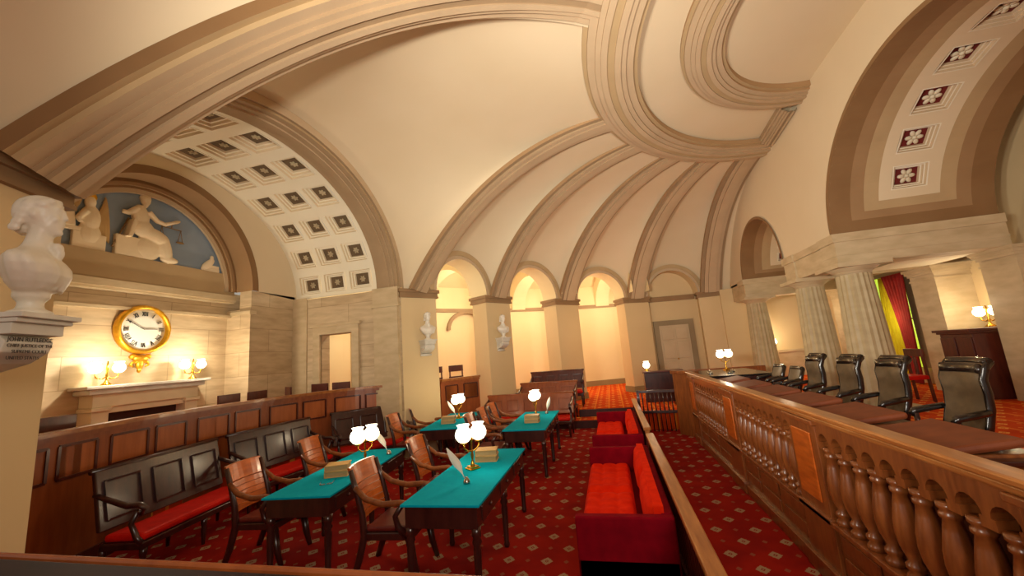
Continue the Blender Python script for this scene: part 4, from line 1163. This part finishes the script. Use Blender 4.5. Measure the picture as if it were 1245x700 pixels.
for (y0, y1), nb in zip(sections, (10, 9, 10, 12)):
    st = (y1 - y0) / nb
    # arcaded board above the balusters
    b = B().mat('wood'); za, zt = 1.13, 1.3; rr = st * .39; rows = []
    for k in range(nb):
        c = y0 + st * (k + .5)
        for j in range(9):
            tt = pi * j / 8; rows.append((c - rr * cos(tt), za + rr * sin(tt)))
    rows = [(y0, za)] + rows + [(y1, za)]
    F = [V((-.02, y, z)) for y, z in rows]; T = [V((-.02, y, zt)) for y, z in rows]; F2 = [V((.075, y, z)) for y, z in rows]
    for i in range(len(rows) - 1):
        b.quad(F[i], F[i + 1], T[i + 1], T[i]); b.quad(F[i], F2[i], F2[i + 1], F[i + 1]); b.quad(F2[i], V((.075, rows[i][0], zt)), V((.075, rows[i + 1][0], zt)), F2[i + 1])
    b.build('arcaded_board', parent=bal, recalc=False)
    for k in range(nb):
        if y1 < 1.7: continue
        b = B().mat('wood'); b.lathe(BPROF, (.02, y0 + st * (k + .5), .54), 14); b.build('baluster', parent=bal)
    for k in range(nb + 1):
        if y1 < 1.7: continue
        y = y0 + st * k; a0 = max(y0, y - st * .22); a1 = min(y1, y + st * .22)
        b = B().mat('wood'); b.box(-.018, .06, a0, a1, 1.08, 1.13); b.build('impost_block', parent=bal)
    for za_, zb_ in ((.18, .3), (.34, .46)):
        for k in range(3):
            w_ = (y1 - y0) / 3; b = B().mat('wood'); b.box(-.014, .0, y0 + k * w_ + .05, y0 + (k + 1) * w_ - .05, za_, zb_); b.build('base_panel', parent=bal, bevel=.008)
b = B().mat('dark2'); b.box(.09, .115, -.8, 9.1, .5, 1.3); b.build('back_board', parent=bal)
b = B().mat('wood'); b.prism([(-.25, 9.7), (.0, 9.35), (.1, 9.05), (.2, 9.1), (.05, 9.45), (-.2, 9.78)], 0, 1.3); b.build('end_panel', parent=bal)
b = B().mat('wood'); b.prism([(-.3, 9.68), (0, 9.3), (.05, 9.0), (.2, 9.1), (.08, 9.5), (-.22, 9.83)], 1.3, 1.37); b.build('end_cap', parent=bal, bevel=.01)

# ------------------------------------------------------------------ bench desks and chairs
def desk():
    t = thing('bench_desk', '', 'desk')
    b = B().mat('cloth_b'); b.add([(-.26, -.37, .64), (-.26, .37, .64), (.2, .37, .7), (.2, -.37, .7), (-.26, -.37, .7), (-.26, .37, .7), (.2, .37, .76), (.2, -.37, .76)],
        [(0, 3, 2, 1), (4, 5, 6, 7), (0, 1, 5, 4), (1, 2, 6, 5), (2, 3, 7, 6), (3, 0, 4, 7)], False); b.build('sloped_top', parent=t, bevel=.025)
    b = B().mat('wood'); b.box(-.22, .2, -.35, .35, 0, .66); b.build('body', parent=t, bevel=.01)
    b = B().mat('dark'); b.box(-.3, .34, -.43, .43, .61, .64); b.build('ledge', parent=t, bevel=.008)
    return t
def judge_chair(low=False):
    t = thing('leather_chair', '', 'chair')
    H = 1.12 if not low else .88
    W = .21
    pr = [(.22, .45), (.26, .58), (.3, .72), (.31, .85), (.3, .97), (.33, 1.06), (.38, H)] if not low else [(.22, .45), (.27, .6), (.31, .74), (.36, H)]
    b = B().mat('leath'); k = 9; vs = []
    for x, z in pr:
        for j in range(k):
            y = -W + 2 * W * j / (k - 1); bow = .045 * (1 - (y / W) ** 2); vs.append(V((x + bow, y, z)))
    n = len(pr)
    b.grid([vs[i * k:(i + 1) * k] for i in range(n)]); b.grid([[v + V((.07, 0, 0)) for v in vs[i * k:(i + 1) * k]] for i in range(n)])
    b.build('back_pad', parent=t, recalc=False)
    b = B().mat('black')
    b.tube([(pr[-1][0] + .02 + .045 * (1 - (q / 4) ** 2), W * q / 4, H) for q in range(-4, 5)], .035, 10)
    if not low: b.tube([(pr[-2][0] + .0 + .045 * (1 - (q / 4) ** 2), W * q / 4, H - .06) for q in range(-4, 5)], .04, 10, flat=(.6, 1.2))
    b.build('head_roll', parent=t)
    for s in (-1, 1):
        b = B().mat('black'); b.tube([(x + .03, s * (W + .012), z) for x, z in pr], .022, 8, flat=(.7, 1.5)); b.build('side_frame', parent=t)
        b = B().mat('black'); b.tube([(pr[2][0], s * .24, .7), (.18, s * .25, .68), (.06, s * .25, .66), (.02, s * .25, .62)], [.028, .032, .034, .025], 8); b.build('armrest', parent=t)
        b = B().mat('dark'); b.tube([(.06, s * .24, .64), (.06, s * .23, .45)], .024, 8); b.build('arm_support', parent=t)
        b = B().mat('dark'); b.tube([(-.2, s * .22, 0), (-.17, s * .22, .36)], [.02, .03], 8); b.build('leg', parent=t)
        b = B().mat('dark'); b.tube([(.32, s * .22, 0), (.24, s * .22, .36)], [.02, .03], 8); b.build('leg', parent=t)
    b = B().mat('black'); b.box(-.2, .28, -.23, .23, .36, .47); b.build('seat', parent=t, bevel=.03)
    return t
BZ = .5
dk = desk(); jc = judge_chair()
yy = [4.5, 5.46, 6.3, 7.22]
order = ['nearest', 'second nearest', 'third nearest', 'farthest']
for i, y in enumerate([3.55, 4.55, 5.52, 6.5, 7.47, 8.44]):
    lab = ['brown sloped bench desk nearest the camera, behind the balustrade', 'brown sloped bench desk second from the camera', 'brown sloped bench desk third from the camera', 'brown sloped bench desk fourth from the camera', 'brown sloped bench desk fifth from the camera', 'brown sloped bench desk farthest from the camera, before the low chairs'][i]
    if i == 0: dk.location = (2.2, y, BZ); dk['label'] = lab; dk['group'] = 'bench desks'
    else: dup(dk, (2.2, y, BZ), 0, lab, 'bench desks')
for i, y in enumerate(yy):
    lab = order[i] + ' tall leather chair with black head roll behind the balustrade'
    if i == 0: jc.location = (2.76, y + .07, BZ); jc['label'] = lab; jc['group'] = 'tall leather bench chairs'
    else: dup(jc, (2.76, y + .07, BZ), 0, lab, 'tall leather bench chairs')
jl = judge_chair(True)
jl.location = (2.78, 8.1, BZ); jl['label'] = 'low black leather chair right of the other low chair at the far bench'; jl['group'] = 'low leather bench chairs'
dup(jl, (2.78, 8.85, BZ), 0, 'low black leather chair farthest along the bench, beside the dark table', 'low leather bench chairs')
gt = thing('baize_table', 'green-topped table behind the balustrade at the right edge of the photo', 'table', (2.2, 2.5, BZ))
b = B().mat('green_b'); b.box(-.3, .5, -.42, .42, .6, .63); b.build('tabletop', parent=gt, bevel=.008)
b = B().mat('book'); b.box(-.31, .51, .42, .44, .58, .64); b.build('edging', parent=gt)
for x in (-.25, .45):
    for y in (-.36, .36):
        b = B().mat('dark'); b.box(x - .03, x + .03, y - .03, y + .03, 0, .6); b.build('leg', parent=gt)
tb = thing('dark_table', 'long dark glossy table at the far end of the bench', 'table', (2.35, 10.2, BZ))
b = B().mat('black'); b.box(-.55, .85, -.95, .95, .69, .73); b.build('tabletop', parent=tb, bevel=.008)
b = B().mat('dark'); b.box(-.5, .8, -.9, .9, .55, .69); b.build('apron', parent=tb)
for x in (-.45, .75):
    for y in (-.85, .85):
        b = B().mat('dark'); b.box(x - .035, x + .035, y - .035, y + .035, 0, .55); b.build('leg', parent=tb)
dup(lp, (2.7, 10.75, BZ + .73), .2, 'brass two-globe lamp on the dark table at the far end of the bench', 'table lamps')
light('bench_light', (2.7, 10.75, BZ + 1.3), 9, (1, .8, .52), .06)
for k, (x, y) in enumerate(((2.15, 9.95), (2.5, 9.75), (2.2, 10.3), (2.65, 10.1))):
    b = B().mat('silver'); b.lathe([(.05, 0), (.055, .02), (.04, .04), (.02, .045), (.015, .06)], n=12); o = tag(b.build('inkwell'), ['silver inkwell nearest the balustrade on the dark far table', 'silver inkwell nearest the low chair on the dark far table', 'silver inkwell at the left back of the dark far table', 'silver inkwell just in front of the lamp on the dark far table'][k], 'inkwell', 'inkwells on the dark table'); o.location = (x, y, BZ + .731)
lw = B().mat('wood'); lw.box(2.0, 4.0, 12.1, 12.2, .5, 1.2); o = tag(lw.build('wooden_screen', bevel=.01), 'low reddish wooden screen behind the lamp at the far end of the bench', 'screen')
# clerk's desk by the gate with a single lamp
cd = thing('clerk_desk', 'dark upright desk behind the spindle gate', 'desk', (1.36, 12.2, GZ))
b = B().mat('dark'); b.box(-.5, .5, -.25, .25, 0, .8); b.build('body', parent=cd, bevel=.01)
b = B().mat('dark2'); b.box(-.54, .54, -.29, .29, .8, .84); b.build('desktop', parent=cd, bevel=.008)
ol = thing('oil_lamp', 'single-globe lamp on the dark desk behind the gate', 'lamp', (.97, 12.2, GZ + .84))
b = B().mat('brass'); b.lathe([(.06, 0), (.05, .02), (.015, .04), (.02, .08)], n=12); b.build('base', parent=ol)
b = B().mat('globe'); globe(b, (0, 0, .17), .1); b.build('glass_globe', parent=ol)
light('clerk_light', (.97, 12.0, GZ + 1.25), 5, (1, .8, .52), .06)
light('clerk_side', (.3, 12.6, 2.6), 20, (1, .66, .32), .1)

# cabinet, sconces and side chair in the loggia
cb = thing('wooden_cabinet', 'tall dark mahogany cabinet below the wall lamp on the right', 'cabinet', (6.95, 9.72, .5), 0)
b = B().mat('dark2'); b.box(-.3, .3, -.38, .38, 0, 1.22); b.build('body', parent=cb, bevel=.01)
b = B().mat('dark2'); b.box(-.38, .3, -.45, .45, 1.26, 1.31); b.box(-.34, .3, -.41, .41, 1.22, 1.26); b.build('cornice', parent=cb, bevel=.008)
for y in (-.19, .19):
    b = B().mat('dark2'); b.box(-.325, -.3, y - .17, y + .17, .1, 1.15); d = b.build('door', parent=cb, bevel=.01)
    b = B().mat('brass'); b.ell((-.335, y * .2, .65), (.015, .015, .015), n=8, m=6); b.build('knob', parent=d)
sconce((7.25, 9.72, 1.815), pi / 2 + pi / 2, 'brass two-globe lamp standing above the tall cabinet', 1.1)
light('loggia_light', (6.9, 9.7, 2.3), 16, (1, .82, .55), .06)
sconce((5.6, 16.2, 1.43), pi / 2, 'brass two-globe lamp on the far loggia ledge seen between columns', 1.1)
light('loggia_far_light', (5.7, 15.7, 2.0), 22, (1, .82, .55), .08); light('loggia_mid_light', (6.2, 14.2, 2.6), 14, (1, .82, .55), .1)
rs = thing('red_seat_chair', 'wooden chair with red seat between the leather chairs, before the curtain', 'chair', (5.6, 9.6, .5), 0)
b = B().mat('redseat'); b.box(-.25, .25, -.24, .24, .42, .5); b.build('seat', parent=rs, bevel=.02)
b = B().mat('dark2'); b.box(.2, .25, -.24, .24, .85, 1.0); b.box(.2, .24, -.03, .03, .5, .85); b.build('backrest', parent=rs, bevel=.01)
for x in (-.22, .22):
    for s in (-1, 1):
        b = B().mat('dark2'); b.bar((x * 1.15, s * .22, 0), (x, s * .21, .42 if x < 0 else .98), .04, .04); b.build('leg', parent=rs)

# ------------------------------------------------------------------ front rail by the camera
fr_ = thing('front_rail', 'dark polished wooden rail along the bottom edge, nearest the camera', 'railing', (0, 0, 0))
b = B().mat('railtop'); b.box(-4.2, .45, .78, 1.13, 1.34, 1.395); b.build('rail_top', parent=fr_, bevel=.012)
b = B().mat('panelw'); b.box(-4.2, .45, 1.145, 1.165, 1.37, 1.4); b.build('rail_edge_highlight', parent=fr_, bevel=.01)  # paler strip standing in for the highlight on the rail's far edge
b = B().mat('dark2'); b.box(-4.2, .45, .95, 1.03, GZ, 1.34); b.build('rail_board', parent=fr_)

# ------------------------------------------------------------------ busts
def bust_mesh(s, kind):
    """local +x is the way it faces, z=0 is the foot of the bust"""
    b = B()
    # socle
    def e(c, r, rot=None): b.ell([q * s for q in c], [q * s for q in r], rot, 16, 10)
    b.lathe([(.1 * s, 0), (.1 * s, .02 * s), (.06 * s, .04 * s), (.055 * s, .08 * s), (.08 * s, .11 * s), (.08 * s, .14 * s)], n=16)
    prof_ = [(.125, .0, .05, .07), (.15, .01, .085, .12), (.19, .015, .115, .165), (.24, .018, .135, .2), (.29, .012, .135, .222), (.33, .0, .12, .222), (.36, -.008, .1, .195), (.385, -.01, .08, .14), (.41, -.008, .066, .09), (.45, .0, .06, .064), (.5, .006, .056, .058), (.55, .01, .054, .056)]
    n = 28; vs = []
    for z, ox, rx, ry in prof_:
        for k in range(n):
            a = 2 * pi * k / n; fold = 1 + (.035 * sin(a * 9) if .16 < z < .37 else 0)
            vs.append(V((ox + rx * fold * cos(a), ry * fold * sin(a), z)) * s)
    kk = len(prof_)
    b.add(vs, [(i * n + j, i * n + (j + 1) % n, (i + 1) * n + (j + 1) % n, (i + 1) * n + j) for i in range(kk - 1) for j in range(n)] + [tuple(range(n - 1, -1, -1)), tuple((kk - 1) * n + j for j in range(n))], True)
    e((.0, 0, .64), (.1, .08, .105)); e((.035, 0, .58), (.068, .064, .08)); e((.075, 0, .527), (.028, .03, .024)); e((.084, 0, .672), (.02, .055, .012))
    e((.108, 0, .622), (.016, .013, .014)); b.tube([(.094 * s, 0, .665 * s), (.108 * s, 0, .628 * s)], [.01 * s, .013 * s], 8)
    e((.096, 0, .582), (.012, .026, .007)); e((.093, 0, .568), (.012, .023, .008))
    for q in (-1, 1):
        e((-.005, q * .08, .625), (.02, .012, .03)); e((.07, q * .042, .605), (.028, .02, .028)); e((.086, q * .032, .647), (.011, .013, .008))
        for k in range(5): e((-.035 - .013 * k, q * (.072 - .004 * k), .68 - .036 * k), (.03, .018, .026))
        e((.02, q * .07, .69), (.035, .02, .03)); e((.05, q * .05, .715), (.03, .025, .022))
    e((-.01, 0, .695), (.098, .078, .068)); e((.045, 0, .725), (.045, .04, .022)); e((-.06, 0, .65), (.066, .075, .1)); e((-.085, 0, .56), (.035, .05, .05))
    for k in range(7):
        y = -.17 + .055 * k
        b.tube([(.0, y * s * 1.05, (.372 - abs(y) * .2) * s), ((.1 - abs(y) * .25) * s, (y * .95 + .01) * s, (.32 - abs(y) * .15) * s), ((.148 - abs(y) * .32) * s, (y * .85 + .02) * s, .24 * s), ((.11 - abs(y) * .25) * s, (y * .7 + .03) * s, .15 * s)], [.01 * s, .014 * s, .015 * s, .01 * s], 8)
    e((.085, 0, .425), (.03, .04, .035)); e((.1, 0, .39), (.02, .03, .04))
    b.mats = ['marble']; b.m = [0] * len(b.f)
    return b
def bracket(parent, s, text=False, dx=1.):
    b = B().mat('greym'); w = .16 * s
    X = lambda v: v * dx * s
    b.box(0, X(.36), -w - .03 * s, w + .03 * s, -.03 * s, 0); b.box(0, X(.34), -w - .015 * s, w + .015 * s, -.055 * s, -.03 * s); b.box(0, X(.32), -w, w, -.12 * s, -.055 * s)
    b.build('shelf', parent=parent, bevel=.004)
    b = B().mat('greym'); prf = [(0, -.12), (.28, -.12), (.3, -.16), (.29, -.22), (.24, -.28), (.16, -.32), (.06, -.35), (0, -.37)]
    k = len(prf); vs = [(X(x), y, z * s) for y in (-w * .9, w * .9) for x, z in prf]
    b.add(vs, [tuple(range(k - 1, -1, -1)), tuple(range(k, 2 * k))] + [(i, (i + 1) % k, k + (i + 1) % k, k + i) for i in range(k)], False)
    b.build('console', parent=parent, bevel=.006)
    for q in (-1, 1):
        b = B().mat('bronze' if text else 'greym')
        b.tube([(X(.17) + (.09 * (1 - j / 22) * cos(j * .6)) * s, q * w * .93, (-.2 + .075 * (1 - j / 22) * sin(j * .6)) * s) for j in range(20)], .012 * s, 6); b.build('scroll', parent=parent)
    b = B().mat('greym'); b.lathe([(.03 * s, -w), (.035 * s, 0), (.03 * s, w)], (.05 * s, 0, -.4 * s), 12, Matrix.Rotation(pi / 2, 4, 'X')); b.build('roll', parent=parent)
def place_bust(face, f, z, s, label, turn=0., text=False, dx=1., bo=.2):
    a, c = V((*face[0], 0)), V((*face[1], 0)); u = (c - a).normalized(); n = V((u.y, -u.x, 0)); m_ = a.lerp(c, f)
    if n.dot(V((0, 5.2, 0)) - m_) < 0: n = -n
    rz = atan2(n.y, n.x)
    k = thing('wall_bracket', 'carved console bracket holding ' + label, 'bracket', (m_.x, m_.y, z), rz, 'bust brackets')
    bracket(k, s, text, dx)
    t = bust_mesh(s, 0).build('marble_bust', remesh=.009 * s)
    t.location = V((m_.x, m_.y, z)) + n * bo * s; t.rotation_euler = (0, 0, rz + turn)
    tag(t, 'white marble bust of a man, ' + {'A': 'large, in profile on the left pillar', 'B': 'small, on the first far pier beside the alcove', 'C': 'small, on the second far pier between two arches'}[label[-1]], 'bust', 'marble busts')
    k['label'] = {'A': 'large lettered stone console bracket on the left pillar under the bust', 'B': 'stone bracket under the bust on the first far pier', 'C': 'stone bracket under the bust on the second far pier'}[label[-1]]
    return k
kA = place_bust(NP[0], .9, 2.48, 1.04, 'A', .35, True, 1.75, .5)
place_bust(PIER[0], .62, 2.5, .85, 'B', -.1); place_bust(PIER[1], .45, 2.5, .85, 'C', -.2)
for k, (txt, sz) in enumerate((('JOHN RUTLEDGE', .036), ('CHIEF JUSTICE OF THE', .028), ('SUPREME COURT', .028), ('UNITED STATES', .028))):
    cu = bpy.data.curves.new('inscription', 'FONT'); cu.body = txt; cu.size = sz * 1.0; cu.align_x = 'CENTER'; cu.extrude = .001; cu.materials.append(M['ink'])
    tmp = bpy.data.objects.new('inscription', cu); COL.objects.link(tmp)
    dg = bpy.context.evaluated_depsgraph_get(); me = bpy.data.meshes.new_from_object(tmp.evaluated_get(dg)); me.name = 'inscription'
    COL.objects.unlink(tmp); bpy.data.objects.remove(tmp)
    o = bpy.data.objects.new('inscription', me); COL.objects.link(o); o.parent = kA
    z = -.165 - .035 * k; x = (.3 * 1.04 * 1.75) + .004 - .002 * abs(k - 1) - (.03 if k > 2 else 0)
    o.matrix_parent_inverse = Matrix.Identity(4)
    o.location = (x, 0, z); o.rotation_euler = (pi / 2 , 0, pi / 2)

# ------------------------------------------------------------------ light and world
w = bpy.data.worlds.new('world'); SC.world = w; w.use_nodes = True
bg = w.node_tree.nodes['Background']; bg.inputs[0].default_value = (1, .9, .75, 1); bg.inputs[1].default_value = .3
def area(nm, loc, to, power, size, col=(1, .92, .78)):
    l = bpy.data.lights.new(nm, 'AREA'); l.energy = power; l.size = size; l.color = col
    o = bpy.data.objects.new(nm, l); COL.objects.link(o); o.location = loc
    o.rotation_euler = (V(to) - V(loc)).to_track_quat('-Z', 'Y').to_euler(); return o
def spot(nm, loc, to, power, ang, r=.25, col=(1, .94, .83)):
    l = bpy.data.lights.new(nm, 'SPOT'); l.energy = power; l.spot_size = radians(ang); l.spot_blend = 1.; l.shadow_soft_size = r; l.color = col
    o = bpy.data.objects.new(nm, l); COL.objects.link(o); o.location = loc
    o.rotation_euler = (V(to) - V(loc)).to_track_quat('-Z', 'Y').to_euler(); return o
spot('vault_fill_spot', (.9, -.9, 2.5), (-2.2, 7.5, 6.3), 1650, 78)  # added fill to brighten the west vault, not a known fixture
spot('bench_fill_spot', (-2.2, .2, 2.6), (4.4, 7.0, 4.6), 900, 82)  # added fill aimed at the bench wall, no fixture here
spot('vault_fill_spot', (-1.6, -.6, 2.5), (2.2, 10, 6.2), 1350, 80)  # second added vault fill, also without a real fixture
area('gallery_fill', (1.2, -1.4, 3.3), (0, 8, .5), 105, 1.6)  # unseen area fill behind the camera, added to lift the room
SC.view_settings.view_transform = 'Standard'
SC.view_settings.look = 'None'
SC.view_settings.exposure = .38
SC.cycles.use_denoising = True
SC.cycles.max_bounces = 8
SC.cycles.sample_clamp_indirect = 4
